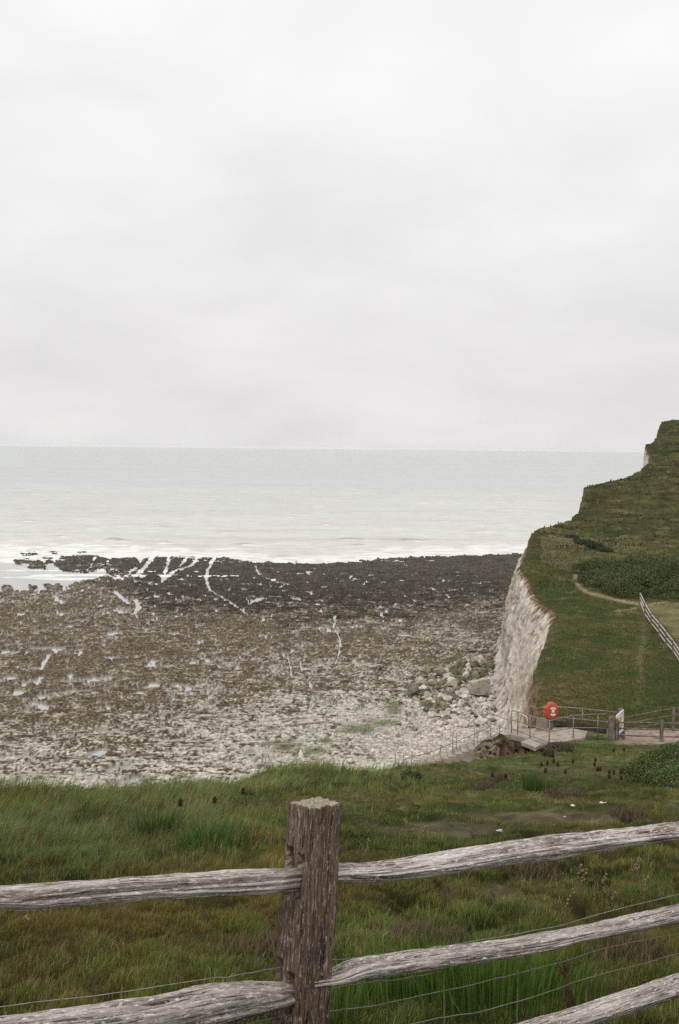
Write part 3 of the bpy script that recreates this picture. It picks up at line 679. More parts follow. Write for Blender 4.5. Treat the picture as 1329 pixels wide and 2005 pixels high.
# short turf on the plateau beyond the landing
n = 90000
yy = 66.8 + 130 * rng.random(n) ** 1.9; pxr = rng.uniform(1030, 1420, n)
xx = (pxr - CX) / F * yy; uu = xx - x_edge(yy)
k = (uu > .25) & ((yy > 69.6) | (pxr > 1150)); xx, yy, uu = xx[k], yy[k], uu[k]; n = len(xx)
def zc(x, Y):
    """clifftop height by lookup in the grid"""
    i = np.clip(np.searchsorted(Ys, Y), 1, len(Ys) - 1); uu = x - x_edge(Y); j = np.clip(np.searchsorted(u, uu), 1, len(u) - 1)
    fu = np.clip((uu - u[j - 1]) / (u[j] - u[j - 1]), 0, 1); fy = np.clip((Y - Ys[i - 1]) / (Ys[i] - Ys[i - 1]), 0, 1)
    return lerp(lerp(ZT[i - 1, j - 1], ZT[i - 1, j], fu), lerp(ZT[i, j - 1], ZT[i, j], fu), fy)
zz = zc(xx, yy); P = np.stack([xx, yy, zz - .02], -1); sx, sy = proj(P)
q1 = fbm(xx / 2.2, yy / 3.0, 4, 223); q2 = fbm(xx / 12, yy / 16, 4, 221)
pathk = np.minimum(poly_dist(sx, sy, [(1132, 1112), (1127, 1130), (1133, 1148), (1150, 1160), (1185, 1169), (1222, 1178), (1258, 1184)], 1.4), poly_dist(sx, sy, [(1258, 1192), (1262, 1240), (1252, 1290), (1256, 1330)], 1.4) + 7 * rng.random(n))
k = (pathk > 7) & ~inside(sx, sy, [(1262, 1186), (1290, 1180), (1500, 1176), (1700, 1500), (1410, 1380), (1335, 1268), (1300, 1226)])
P, q1, q2 = P[k], q1[k], q2[k]; n = len(P); dd = P[:, 1]
c = lerp(lerp(C(.060, .082, .022), C(.098, .122, .038), rng.random(n)[:, None]), lerp(C(.115, .105, .038), C(.155, .14, .06), rng.random(n)[:, None]), ss(-.35, .35, q2 + .5 * q1 + rng.normal(0, .15, n))[:, None])
c = np.where((rng.random(n) < .06 + .14 * ss(.1, .4, q1))[:, None], C(.26, .21, .13), c)
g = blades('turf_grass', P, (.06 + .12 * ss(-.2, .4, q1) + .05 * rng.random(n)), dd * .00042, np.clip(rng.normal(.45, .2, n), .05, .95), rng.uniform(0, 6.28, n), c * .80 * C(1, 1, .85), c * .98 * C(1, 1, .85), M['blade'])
tag(g, 'short rough turf on the plateau behind the railings', 'grass', kind='stuff')

n = 60000
yy = rng.uniform(150, 440, n); pxr = rng.uniform(1015, 1420, n); xx = (pxr - CX) / F * yy; uu = xx - x_edge(yy); k = (uu > .6) & (rng.random(n) < (yy / 440)); xx, yy = xx[k], yy[k]; n = len(xx)
P = np.stack([xx, yy, zc(xx, yy) - .03], -1); sx, sy = proj(P); q1 = fbm(xx / 2.5, yy / 4, 3, 223); q2 = fbm(xx / 9, yy / 8, 4, 229, .6)
k = (poly_dist(sx, sy, [(1132, 1112), (1127, 1130), (1133, 1148), (1150, 1160), (1185, 1169), (1222, 1178), (1258, 1184)], 1.4) > 8) & (rng.random(n) < .35 + .65 * ss(-.15, .2, q2))
P, q1, q2, yy = P[k], q1[k], q2[k], yy[k]; n = len(P)
c = lerp(lerp(C(.040, .046, .013), C(.072, .075, .024), rng.random(n)[:, None]), C(.125, .108, .052), (ss(.0, .4, q1 + rng.normal(0, .2, n)) * .8)[:, None])
c = np.where((rng.random(n) < .7 * ss(.12, .34, q2))[:, None], lerp(C(.022, .024, .009), C(.05, .046, .02), rng.random(n)[:, None]), c)
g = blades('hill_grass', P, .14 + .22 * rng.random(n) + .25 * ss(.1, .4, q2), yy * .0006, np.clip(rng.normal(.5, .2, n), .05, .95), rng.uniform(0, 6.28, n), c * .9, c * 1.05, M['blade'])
tag(g, 'rough grass and low scrub patches on the upper hillside', 'grass', kind='stuff')

# ------------------------------------------------------------------ bushes
def leaf_mass(lobes, n, size, cols_, flat=.75):
    """leaves through the outer part of many lobes (x, y, z, rx, ry, rz)"""
    lb = np.array(lobes); w = (lb[:, 3] * lb[:, 4] + lb[:, 3] * lb[:, 5]); idx = rng.choice(len(lb), n, p=w / w.sum())
    d = rng.normal(size=(n, 3)); d /= np.linalg.norm(d, axis=1, keepdims=True)
    d[:, 2] = np.where(d[:, 2] < -.35, -d[:, 2], d[:, 2])
    r = rng.uniform(.72, 1.06, n) + .10 * fbm(d[:, 0] * 3 + idx, d[:, 1] * 3 + d[:, 2] * 3, 2, 401)
    Pc = lb[idx, :3] + d * lb[idx, 3:] * r[:, None]
    a = rng.normal(size=(n, 3)); a[:, 2] *= .6; a /= np.linalg.norm(a, axis=1, keepdims=True)
    b = np.cross(a, d + .6 * rng.normal(size=(n, 3))); b /= np.linalg.norm(b, axis=1, keepdims=True) + 1e-9
    s = size * rng.uniform(.55, 1.35, n)[:, None]
    V = np.stack([Pc - a * s, Pc + b * s * .45, Pc + a * s, Pc - b * s * .45], 1)
    t = rng.random(n); tone = lb[idx, 0] * 0
    c = lerp(C(*cols_[0]), C(*cols_[1]), t[:, None]); ci = rng.random(len(lb))[idx]
    c = c * lerp(.75, 1.2, ci)[:, None]
    if len(cols_) > 2: c = np.where((rng.random(n) < .07)[:, None], C(*cols_[2]), c)
    c4 = np.repeat(c, 4, 0)
    return V.reshape(-1, 3), np.arange(4 * n).reshape(-1, 4), c4
TH = [(1143, 1138), (1140, 1124), (1152, 1114), (1185, 1109), (1240, 1106), (1329, 1104), (1480, 1104), (1480, 1164), (1329, 1160), (1262, 1155), (1225, 1158), (1185, 1150)]
lobes = []
while len(lobes) < 150:
    px, y = random.uniform(1130, 1480), random.uniform(1102, 1172)
    if not inside(px, y, TH): continue
    d = 14.2 * F / (y - 882); x = (px - CX) / F * d; z0 = float(zc(np.array([x]), np.array([d]))[0])
    r = random.uniform(.6, 1.9); hgt = r * random.uniform(.40, 1.15)
    lobes.append((x, d, z0 + .15, r * 1.2, r * 1.3, hgt))
V, q, c = leaf_mass(lobes, 130000, .10, [(.028, .046, .008), (.085, .115, .026), (.17, .135, .08)])
base = V.mean(0); base[2] = V[:, 2].min()
tag(mesh('thicket', V, q, mat=M['leaf'], col=c, smooth=False, loc=base), 'wide dark green scrub thicket on the plateau behind the sandy footpath', 'thicket')
lobes = []
for i in range(26):
    t = i / 25; px = lerp(1124, 1188, t); y = 1059 + 16 * t ** 1.2 + random.uniform(-2, 2)
    d = lerp(206, 194, t); x = (px - CX) / F * d; z0 = float(zc(np.array([x]), np.array([d]))[0])
    rr_ = random.uniform(.5, 1.2) * (1 - .5 * abs(t - .35)); lobes.append((x, d + random.uniform(-3, 3), z0 + .05, rr_ * 1.3, rr_ * 1.5, rr_ * .55))
V, q, c = leaf_mass(lobes, 14000, .11, [(.020, .036, .012), (.045, .062, .022)])
base = V.mean(0); base[2] = V[:, 2].min()
tag(mesh('shrub', V, q, mat=M['leaf'], col=c, smooth=False, loc=base), 'low narrow strip of dark shrub alone on the hillside above the thicket', 'shrub')
# bramble by the right edge of the meadow
def bush(name, pts, n, size, cols_, label, cat, stems=14, stemcol='stem'):
    L = []
    for px, d, r, h in pts:
        x = (px - CX) / F * d; L.append((x, d, float(gz(px, d)) + h * .25, r, r * 1.1, h))
    b = np.array(L)[:, :3].mean(0); b[2] = min(l[2] for l in L) - .1
    root = empty(name, b, label, cat)
    V, q, c = leaf_mass(L, n, size, cols_)
    mesh('foliage', V, q, mat=M['leaf'], col=c, smooth=False, loc=b, parent=root)
    for i in range(stems):
        g = Geo(); l = random.choice(L); a = random.uniform(0, 6.28); p0 = np.array([l[0] + .1 * math.cos(a), l[1] + .1 * math.sin(a), l[2] - .2])
        p1 = np.array([l[0] + l[3] * .9 * math.cos(a), l[1] + l[4] * .9 * math.sin(a), l[2] + l[5] * random.uniform(.7, 1.15)])
        g.tube([p0, lerp(p0, p1, .5) + np.array([0, 0, .12]), p1], [.012, .009, .004], 5); g.build('stem', M[stemcol], root, b)
    return root
bush('bramble_bush', [(1345, 23.5, .55, .55), (1310, 24.5, .5, .45), (1280, 23.5, .38, .34), (1330, 22, .45, .42), (1300, 21.6, .3, .28), (1255, 24.2, .28, .22), (1385, 23, .6, .6), (1425, 24, .6, .6), (1360, 25.5, .6, .55), (1338, 20.8, .34, .30), (1290, 25.8, .4, .32)],
     52000, .018, [(.026, .050, .006), (.105, .150, .030), (.22, .20, .12)], 'bright green bramble bush at the right side of the meadow', 'bush')
bush('bramble_bush', [(806, 23.6, .13, .13), (822, 23.8, .10, .10), (793, 23.4, .10, .08)], 2600, .022, [(.035, .042, .016), (.075, .085, .032)], 'small dark bush on the grassy crest, left of the metal stair railing', 'bush', 6)
bush('heather_bush', [(1100, 57.5, .6, .38), (1085, 57.8, .4, .3), (1112, 58, .45, .3)], 4500, .035, [(.07, .05, .035), (.12, .085, .055)], 'brown dried bush on the bank below the railing corner', 'bush', 6)

# ------------------------------------------------------------------ foreground fence
P0 = at_d(617, 1700, 4.2); FA = rad(40)
fu = np.array([math.cos(FA), math.sin(FA), 0]); fv = np.array([math.sin(FA), -math.cos(FA), 0])     # along the fence; towards the viewer's right
def on_fence(px, y, off=0.0):
    d = rays(px, y); o = np.array([0, 0, CAMZ]); p = P0 + fv * off
    t = ((p - o) @ fv) / (d @ fv); return o + d * t[..., None]
def fs(p): return (p - P0) @ fu
foot = P0.copy(); foot[2] = float(ground(610, 4.2)) - .02
fence = empty('split_rail_fence', foot, 'weathered grey cleft timber fence with squared post, in front of the meadow', 'fence')
def rail(up, lo, s_end, seed, prof, thick=.036, taper_at=None, roll=0.0, label=None):
    up = on_fence(*np.array(up, float).T); lo = on_fence(*np.array(lo, float).T)
    su, sl_ = fs(up), fs(lo)
    def ext(s, z):
        o = np.argsort(s); s, z = s[o], z[o]
        if s_end > s[-1]: s, z = np.append(s, s_end), np.append(z, z[-1] + (z[-1] - z[-3]) / (s[-1] - s[-3]) * (s_end - s[-1]))
        if s_end < s[0]: s, z = np.insert(s, 0, s_end), np.insert(z, 0, z[0] - (z[2] - z[0]) / (s[2] - s[0]) * (s[0] - s_end))
        return s, z
    su, zu = ext(su, up[:, 2]); sl_, zl = ext(sl_, lo[:, 2])
    S = np.arange(max(su[0], sl_[0]), min(su[-1], sl_[-1]), .006); nS = len(S)
    def smooth(a):
        k = np.hanning(21); k /= k.sum(); return np.convolve(np.pad(a, 10, mode='edge'), k, 'valid')
    zu_, zl_ = smooth(np.interp(S, su, zu)), smooth(np.interp(S, sl_, zl))
    nR = 64; th = np.linspace(0, 2 * math.pi, nR, endpoint=False)
    pr = np.array(prof + [prof[0]], float); seg = np.r_[0, np.cumsum(np.hypot(*np.diff(pr, axis=0).T))]
    pv = np.interp(th / (2 * math.pi) * seg[-1], seg, pr[:, 0]); pz = np.interp(th / (2 * math.pi) * seg[-1], seg, pr[:, 1])
    k = np.hanning(7); k /= k.sum(); pv = np.convolve(np.r_[pv[-3:], pv, pv[:3]], k, 'valid'); pz = np.convolve(np.r_[pz[-3:], pz, pz[:3]], k, 'valid')
    pz = (pz - pz.min()) / (pz.max() - pz.min()) * 2 - 1
    SS, TT = np.meshgrid(S, th, indexing='ij')
    arc = TT / (2 * math.pi) * .30
    grain = fbm(SS * 2.6 + seed * 7, arc * 95, 4, seed, .65) * .0060 + fbm(SS * 1.3, arc * 9, 3, seed + 9) * .005 - .012 * ss(.88, .97, ridge(SS * .55 + 3, arc * 24, 2, seed + 21))
    # the drawn outline carries the wobble of the real rail; thickness varies along it
    tk = thick * (1 + .25 * fbm(S * 2.5, seed, 2, seed + 3))
    if taper_at is not None:                       # adzed end that goes into the mortise
        s0, s1 = taper_at; tk = tk * lerp(1, .62, ss(s0, s1, S))
    half = (zu_ - zl_) / 2 * 1.03 - .26 * tk - .002; mid = (zu_ + zl_) / 2
    half = half + .005 * fbm(S * 7, 2.2, 3, seed + 5)
    ct, st = np.cos(roll), np.sin(roll)
    rv = pv[None] * tk[:, None]; rz = pz[None] * half[:, None]
    nn = np.stack([pv, pz], -1); nn /= np.linalg.norm(nn, axis=1, keepdims=True)
    rv = rv + grain * nn[:, 0]; rz = rz + grain * nn[:, 1]
    bow = .006 * fbm(S * 1.5, 5.5, 2, seed + 7)
    V = P0 + SS[..., None] * fu + (rv + bow[:, None])[..., None] * fv; V[..., 2] = mid[:, None] + rz
    gcv = np.stack([SS + seed * 3.7, arc + .0012 * fbm(SS * 1.2, arc * 9, 2, seed + 13), np.full_like(SS, seed)], -1)
    Vf = V.reshape(-1, 3); q = gridq(nS, nR, True)
    cA, cB = len(Vf), len(Vf) + 1
    Vf = np.concatenate([Vf, V[0].mean(0)[None], V[-1].mean(0)[None]]); gcv = np.concatenate([gcv.reshape(-1, 3), gcv[0, 0][None], gcv[-1, 0][None]])
    j = np.arange(nR); j2 = (j + 1) % nR; e = (nS - 1) * nR
    t = np.concatenate([np.stack([np.full(nR, cA), j2, j], -1), np.stack([np.full(nR, cB), e + j, e + j2], -1)])
    te = np.zeros(len(Vf))
    if taper_at is not None: te = ss(-.004, .004, (Vf - P0) @ fu - taper_at[0] + (Vf[:, 2] - mid[np.clip(np.searchsorted(S, (Vf - P0) @ fu), 0, nS - 1)]) * -.5) * .9
    o = mesh('rail', Vf, q, t, mat=M['rail'], attrs={'gc': gcv, 'tenon': te}, parent=fence, loc=foot)
    if label: o['label'] = label
    return o
PRF1 = [(-.75, .85), (.10, 1.0), (.95, .50), (1.0, -.42), (.42, -1.0), (-.7, -.8), (-1, 0)]
PRF2 = [(-.95, 1.0), (0, .86), (1.0, -.10), (.55, -1.0), (-.8, -.92), (-1.05, .2)]
S_L, S_R = -2.45, 2.75
rail([(0, 1728), (100, 1723), (200, 1716), (330, 1708), (450, 1700), (560, 1696), (592, 1697), (640, 1699)], [(0, 1785), (40, 1788), (85, 1786), (120, 1780), (200, 1773), (300, 1765), (440, 1759), (500, 1755), (560, 1750), (592, 1747), (640, 1743)], S_L, 1, PRF1, .034, (-.14, -.07))
rail([(0, 1985), (60, 1976), (200, 1957), (300, 1943), (400, 1923), (480, 1915), (550, 1917), (572, 1924), (625, 1935)], [(0, 2092), (200, 2065), (380, 2026), (450, 2008), (500, 1994), (560, 1975), (585, 1966), (625, 1960)], S_L, 2, PRF1, .042, (-.16, -.08))
rail([(610, 1690), (665, 1687), (720, 1685), (800, 1677), (900, 1662), (1000, 1646), (1100, 1632), (1200, 1622), (1329, 1608)], [(610, 1730), (665, 1732), (760, 1731), (850, 1719), (950, 1705), (1050, 1693), (1130, 1678), (1200, 1665), (1329, 1649)], S_R, 3, PRF2, .046)
rail([(600, 1905), (650, 1896), (700, 1871), (800, 1855), (900, 1847), (1000, 1835), (1100, 1818), (1200, 1797), (1329, 1768)], [(600, 1935), (650, 1934), (700, 1924), (770, 1915), (900, 1893), (1000, 1879), (1050, 1870), (1120, 1850), (1200, 1836), (1329, 1808)], S_R, 4, PRF1, .046)
rail([(600, 2140), (800, 2075), (960, 2025), (1100, 1984), (1200, 1951), (1329, 1908)], [(600, 2185), (800, 2125), (1000, 2062), (1170, 2006), (1260, 1976), (1329, 1954)], S_R, 5, PRF2, .042)
def make_post(parent, s0, ztop, zbot, lean, seed, slots=()):
    H = ztop - zbot; a, b = .0625, .0565                 # half sizes along and across the fence
    nz_ = int(H / .006); per = []
    n1, n2 = 26, 26; r = .007
    for cx_, cy_, ex, ey, nn in [(-a, -b, 1, 0, n1), (a, -b, 0, 1, n2), (a, b, -1, 0, n1), (-a, b, 0, -1, n2)]:
        Ln = 2 * a if ex else 2 * b
        for t in np.linspace(0, 1, nn, endpoint=False): per.append((cx_ + ex * Ln * t, cy_ + ey * Ln * t))
    per = np.array(per); nP = len(per)
    per = per * (1 - .05 * (np.abs(per[:, 0] / a) * np.abs(per[:, 1] / b) > .93))[:, None]
    hz = np.linspace(0, H, nz_)                          # from the top down
    HZ, PI_ = np.meshgrid(hz, np.arange(nP), indexing='ij')
    arc = PI_ / nP * .45
    nrm = per / np.array([a, b]); nrm = np.sign(nrm) * np.abs(nrm) ** 4; nrm /= np.linalg.norm(nrm, axis=1, keepdims=True)
    gr_ = fbm(HZ * 4, arc * 80, 4, seed, .6) * .004 + fbm(HZ * 1.5, arc * 14, 3, seed + 5) * .006 - .007 * ss(.82, .96, ridge(HZ * 1.4, arc * 24, 2, seed + 8))
    gr_ = gr_ + .006 * ss(.0, .7, HZ / H)
    pu = per[:, 0][None] + gr_ * nrm[:, 0]; pv = per[:, 1][None] + gr_ * nrm[:, 1]
    for (h0, h1, v0, v1, dep) in slots:                  # mortises cut into the face that looks along the fence
        m = (PI_ >= nP - n2) & (HZ > h0) & (HZ < h1) & (per[:, 1][None] > v0) & (per[:, 1][None] < v1)
        pu = np.where(m, pu + dep, pu)
    ctr = P0 + fu * s0
    V = ctr + pu[..., None] * fu + pv[..., None] * fv
    V[..., 0] -= HZ * lean
    topn = .010 * fbm(pu * 30, pv * 30, 3, seed + 11)
    V[..., 2] = ztop - HZ + np.where(HZ < .02, topn, 0)
    gcv = np.stack([HZ + seed, arc, np.full_like(HZ, seed * 2.0)], -1)
    # weathered end grain on top: concentric rings closing to the centre
    rings = []; rg = []
    for k in np.linspace(.9, .05, 12):
        p = V[0].copy(); c0 = V[0].mean(0); p = c0 + (p - c0) * k; q0 = (p - ctr)
        p[:, 2] = ztop + .010 * fbm(q0 @ fu * 30, q0 @ fv * 30, 3, seed + 11) + .010 * fbm(q0 @ fu * 60, q0 @ fv * 160, 3, seed + 14)
        rings.append(p); rg.append(np.stack([q0 @ fu * 3 + 50, q0 @ fv * 1.2, np.full(nP, seed + .5)], -1))
    Vall = np.concatenate([np.array(rings[::-1]), V]); gall = np.concatenate([np.array(rg[::-1]), gcv])
    nr = len(Vall); q = gridq(nr, nP, True)[:, ::-1]
    tri = np.stack([np.arange(1, nP - 1) * 0, np.arange(1, nP - 1), np.arange(2, nP)], -1)
    return mesh('post', Vall, q, tri, mat=M['post'], attrs={'gc': gall, 'top': np.r_[np.ones(12 * nP), np.zeros((nr - 12) * nP)]}, parent=parent, loc=foot)
zt_post = at_d(620, 1572, 4.2)[2]
def hof(y): return zt_post - at_d(590, y, 4.16)[2]
P0 = P0 + fu * 0
make_post(fence, 0.0, zt_post, foot[2] - .2, -0.062 * -1, 21, [(hof(1662), hof(1760), -.045, -.016, .05), (hof(1671), hof(1760), .008, .034, .05), (hof(1885), hof(1985), -.045, -.022, .05), (hof(1902), hof(1985), .002, .034, .05)])
make_post(fence, S_R, zt_post - .28, foot[2] - .9, .01, 31)
make_post(fence, S_L, zt_post + .3, foot[2] - .2, .01, 41)
def wire(pts, off=-.05, r=.0016):
    p = on_fence(*np.array(pts, float).T, off); t = np.linspace(0, 1, len(p)); tt = np.linspace(0, 1, len(p) * 10)
    q = np.stack([np.interp(tt, t, p[:, i]) for i in range(3)], -1); q[:, 2] += .004 * fbm(tt * 12, p[0, 0] * 9, 3, 77)
    Geo().tube(q, r, 5).build('wire', M['wire'], fence, foot, smooth=True)
wire([(600, 1986), (660, 1979), (750, 1966), (840, 1946), (925, 1928), (1000, 1910), (1100, 1883), (1180, 1858), (1250, 1843), (1329, 1828), (1450, 1800)])
wire([(800, 2006), (860, 1993), (930, 1984), (1050, 1951), (1130, 1921), (1200, 1902), (1250, 1890), (1329, 1866), (1450, 1832)])
wire([(600, 1884), (650, 1879), (700, 1876), (850, 1856), (985, 1834), (1100, 1811), (1200, 1783), (1329, 1751), (1450, 1720)])
wire([(640, 1938), (710, 1925), (780, 1918), (850, 1905)])
wire([(1000, 2030), (1100, 2010), (1190, 1995), (1250, 1981), (1310, 1956), (1400, 1935)])
wire([(-150, 1990), (200, 1948), (400, 1918), (460, 1911), (520, 1899), (560, 1893)])
wire([(300, 2035), (480, 2006), (560, 1988)])
wire([(869, 1908), (871, 1945), (870, 1995), (868, 2040)], r=.0013); wire([(1013, 1898), (1014, 1930), (1012, 1985), (1013, 2040)], r=.0013)
wire([(878, 1942), (888, 1962), (903, 1985)], r=.001)

# ------------------------------------------------------------------ meadow plants
def teasel_proto(h):
    root = empty('teasel', (0, 0, 0), 'x', 'teasel', 'dead teasels standing in the meadow')
    g = Geo(); g.tube([(0, 0, -.12), (.006, 0, h * .5), (0, 0, h)], [.006, .0055, .005], 5); g.build('stem', M['stem'], root)
    bm = bmesh.new(); bmesh.ops.create_icosphere(bm, subdivisions=3, radius=1)
    for v_ in bm.verts:
        k = 1 + .16 * math.sin(v_.index * 12.9898) ; v_.co.x *= .0195 * k; v_.co.y *= .0195 * k; v_.co.z = v_.co.z * .042 + h + .035
    for i in range(8):
        a = i * .785; b0 = Vector((.02 * math.cos(a), .02 * math.sin(a), h)); 
        vv = [bm.verts.new(b0), bm.verts.new(b0 + Vector((.004, .004, 0))), bm.verts.new(b0 + Vector((.03 * math.cos(a), .03 * math.sin(a), .03)))]
        bm.faces.new(vv)
    Geo().bm(bm).build('seed_head', M['teasel'], root)
    return root
TE = [(1066, 1474, 24), (1083, 1479, 24.5), (1084, 1489, 23), (1072, 1493, 23), (1092, 1496, 22.5), (1060, 1496, 23), (1068, 1508, 21), (1107, 1510, 21), (1122, 1490, 23), (1166, 1487, 24), (1164, 1496, 23.5), (1170, 1505, 22.5), (1175, 1505, 23),
      (1202, 1468, 27), (1222, 1467, 27), (1252, 1489, 24), (1257, 1493, 23.5), (1265, 1493, 24.5), (1193, 1511, 22), (1202, 1511, 22.4), (1193, 1522, 21.5), (1215, 1510, 22), (1216, 1522, 22), (1232, 1512, 22.5), (964, 1517, 22), (990, 1520, 22), (476, 1547, 15.5), (420, 1578, 14), (353, 1586, 13.5)]
protos = {}
for i, (px, y, d) in enumerate(TE):
    tip = at_d(px, y, d); z0 = float(gz(px, d)); h = max(.16, tip[2] - z0 - .04)
    r = teasel_proto(round(h, 3)); r.location = (tip[0], tip[1], z0); sc_ = 1
    if px < 500: r['label'] = 'single dark teasel head in the long grass left of the fence post, ' + {476: 'highest of three', 420: 'middle of three', 353: 'lowest of three'}[px]; r['category'] = 'teasel'
    elif 960 < px < 1000: r['label'] = 'dark teasel head in the tussocks below the stair railing, ' + ('left one' if px == 964 else 'right one') + ' of a pair'
    elif px in (1202, 1222) and y < 1480: r['label'] = 'dark teasel close below the wooden gate post, ' + ('left' if px == 1202 else 'right') + ' one of a pair'
    elif px >= 1250: r['label'] = 'dark teasel head against the left flank of the bright bramble bush'
    elif px >= 1190: r['label'] = 'low reddish brown teasel in the cluster left of the bramble bush'
    elif px >= 1160: r['label'] = 'dark teasel of the tight upright cluster straight below the metal railing'
    else: r['label'] = 'dark teasel of the loose group below the broken concrete slab'
def clump(name, px, y, n, L, spread, cols_, label, cat, wd=.006, lean=.3, az=None, group=None):
    b = g_at(px, y); k = np.clip(rng.normal(size=(n, 2)), -1.8, 1.8) * spread; d = b[1] + k[:, 1] * .8; x = b[0] + k[:, 0]
    z = gz(CX + F * x / d, d); P = np.stack([x, d, z - .02], -1)
    t = rng.random(n)[:, None]; c = lerp(C(*cols_[0]), C(*cols_[1]), t)
    a = np.arctan2(k[:, 1], k[:, 0]) if az is None else rng.normal(az, .6, n)
    o = blades(name, P, L * rng.uniform(.6, 1.1, n), np.full(n, wd) * rng.uniform(.7, 1.3, n), np.clip(rng.normal(lean, .15, n), .02, .9), a, c * .9, c * 1.15, M['blade'], loc=b)
    return tag(o, label, cat, group)
GRN = [(.034, .070, .009), (.110, .180, .032)]
for px, y, n, L, s, lb in [(800, 1965, 380, .30, .16, 'leftmost clump of long bright green grass behind the fence wire'), (905, 1960, 420, .34, .18, 'long bright green grass clump under the middle rail, left of the thin vertical wire'), (985, 1968, 420, .34, .18, 'long bright green grass clump under the middle rail, beside the dead stalk'), (1075, 1950, 300, .30, .15, 'long bright green grass clump behind the tangled dead stalk at the lowest rail')]:
    clump('grass_clump', px, y, n, L, s, GRN, lb, 'grass clump', .005, .25, group='bright grass clumps behind the fence')
clump('grass_clump', 655, 1990, 160, .22, .10, GRN, 'bright grass clump at the foot of the fence post', 'grass clump', .005, .25)
clump('rush_clump', 1056, 1552, 130, .34, .09, [(.035, .075, .014), (.075, .130, .032)], 'upright bright green rush tuft below the group of teasels', 'rushes', .012, .18)
clump('rush_clump', 418, 1660, 200, .30, .16, [(.040, .085, .014), (.080, .150, .035)], 'bright green leafy clump in the long grass left of the post', 'rushes', .010, .3)
clump('rush_clump', 300, 1640, 150, .30, .12, [(.032, .062, .014), (.065, .11, .03)], 'dark green leafy clump in the long grass at left', 'rushes', .010, .3)
clump('rush_clump', 1082, 1550, 90, .20, .08, [(.045, .09, .018), (.085, .15, .04)], 'short green leafy plant right of the rush tuft', 'plant', .014, .5)
for i, (px, y, s, lb) in enumerate([(1130, 1560, .10, 'dark brown grass tussock under the tight teasel cluster'), (1100, 1555, .09, 'dark tussock beside the short leafy plant'), (1070, 1712, .12, 'dark brown tussock hanging just under the top right rail'), (830, 1838, .14, 'dark brown tussock above the middle rail, right of the post'),
                                    (1270, 1875, .12, 'brown dead grass tussock between the middle and lowest rails at right'), (960, 1545, .12, 'dark tussock in the pair of tussocks left of the rushes'), (520, 1870, .12, 'dark brown tussock just left of the post foot'), (980, 1530, .10, 'brown tussock near the pair of low teasels'), (1240, 1610, .1, 'rusty tussock above the top right rail')]):
    clump('tussock', px, y, 260, .16, s, [(.045, .030, .016), (.12, .085, .045)], lb, 'tussock', .008, .7, az=1.2, group='brown tussocks in the meadow')
def stalk(px, y0, y1, lb, seeds=9, dry=1.0, d=None):
    b = g_at(px, y0) if d is None else np.array([(px - CX) / F * d, d, float(gz(px, d))])
    tip = at_d(px + random.uniform(-6, 6), y1, b[1]); root = empty('dry_stalk', b, lb, 'dry stalk', 'dead seed stalks standing in the grass')
    m = lerp(b, tip, .5) + np.array([random.uniform(-.012, .012), 0, 0])
    Geo().tube([b - np.array([0, 0, .03]), m, tip], [.0032, .0026, .0014], 5).build('stem', M['stem'], root, b)
    g = Geo()
    for i in range(seeds):
        t = .45 + .55 * i / seeds; p = (lerp(b, m, t * 2) if t < .5 else lerp(m, tip, t * 2 - 1)); bm = bmesh.new(); bmesh.ops.create_icosphere(bm, subdivisions=1, radius=random.uniform(.005, .011))
        bm.transform(Matrix.Translation(Vector(p) + Vector((random.uniform(-.014, .014), random.uniform(-.01, .01), 0)))); g.bm(bm)
    g.build('seed_head', M['seed'], root, b)
    return root
for px, y0, y1, lb, sd in [(1090, 1660, 1600, 'thin bare dead stalk rising just above the top right rail', 2), (1135, 1770, 1690, 'pale seed stalk between the upper two right rails, left of a pair', 10), (1152, 1765, 1698, 'dry seed stalk between the upper two right rails, right of a pair', 9),
                           (1190, 1780, 1708, 'dry seed stalk halfway along between the top and middle right rails', 9), (1211, 1775, 1745, 'short dry seed stalk above the middle right rail', 7), (1248, 1730, 1676, 'bushy dry seed stalk under the top right rail', 12), (1256, 1728, 1680, 'tall dry seed stalk with reddish seeds under the top right rail', 12), (1271, 1790, 1712, 'pale dry seed stalk standing above the middle rail near the right edge', 11),
                           (727, 1690, 1640, 'faint pale seed stalk close right of the post top', 8), (826, 1660, 1625, 'small dry stalk on the slope behind the top right rail', 6), (1120, 1810, 1735, 'slender dry stalk rising behind the middle right rail', 6)]:
    stalk(px, y0, y1, lb, sd)
rt = empty('dead_plant', g_at(1112, 1985), 'tangled brown dead plant caught on the wire below the middle rail', 'dead plant'); b = np.array(rt.location); g = Geo()
for i in range(16):
    a = random.uniform(0, 6.28); rt.location = tuple(on_fence(1118, 1985, -.12)); tip = on_fence(1105 + random.uniform(-22, 22), 1868 + random.uniform(0, 25), -.07); mid_ = on_fence(1106 + random.uniform(-4, 4), 1905 + random.uniform(-8, 8), -.08)
    bb = on_fence(1118 + random.uniform(-8, 12), 1975, -.12); Geo().tube([bb, mid_, tip], [.003, .003, .001], 4).build('stem', M['stem'], rt, np.array(rt.location))
fl = g_at(50, 1818); fl_r = empty('dead_flower', fl, 'pale pink dried flower head in the grass under the left top rail', 'flower'); tip = at_d(50, 1799, fl[1])
Geo().tube([fl, lerp(fl, tip, .5) + np.array([.004, 0, 0]), tip], .0025, 5).build('stem', M['stem'], fl_r, fl)
g = Geo()
for i in range(26):
    a = random.uniform(0, 6.28); e_ = random.uniform(-.4, 1.4); q = np.array([math.cos(a) * math.cos(e_), math.sin(a) * math.cos(e_), math.sin(e_)]) * random.uniform(.014, .024)
    s = np.array([-math.sin(a), math.cos(a), 0]) * .006; g.add([tip, tip + q * .6 + s, tip + q, tip + q * .6 - s], [(0, 1, 2, 3)])
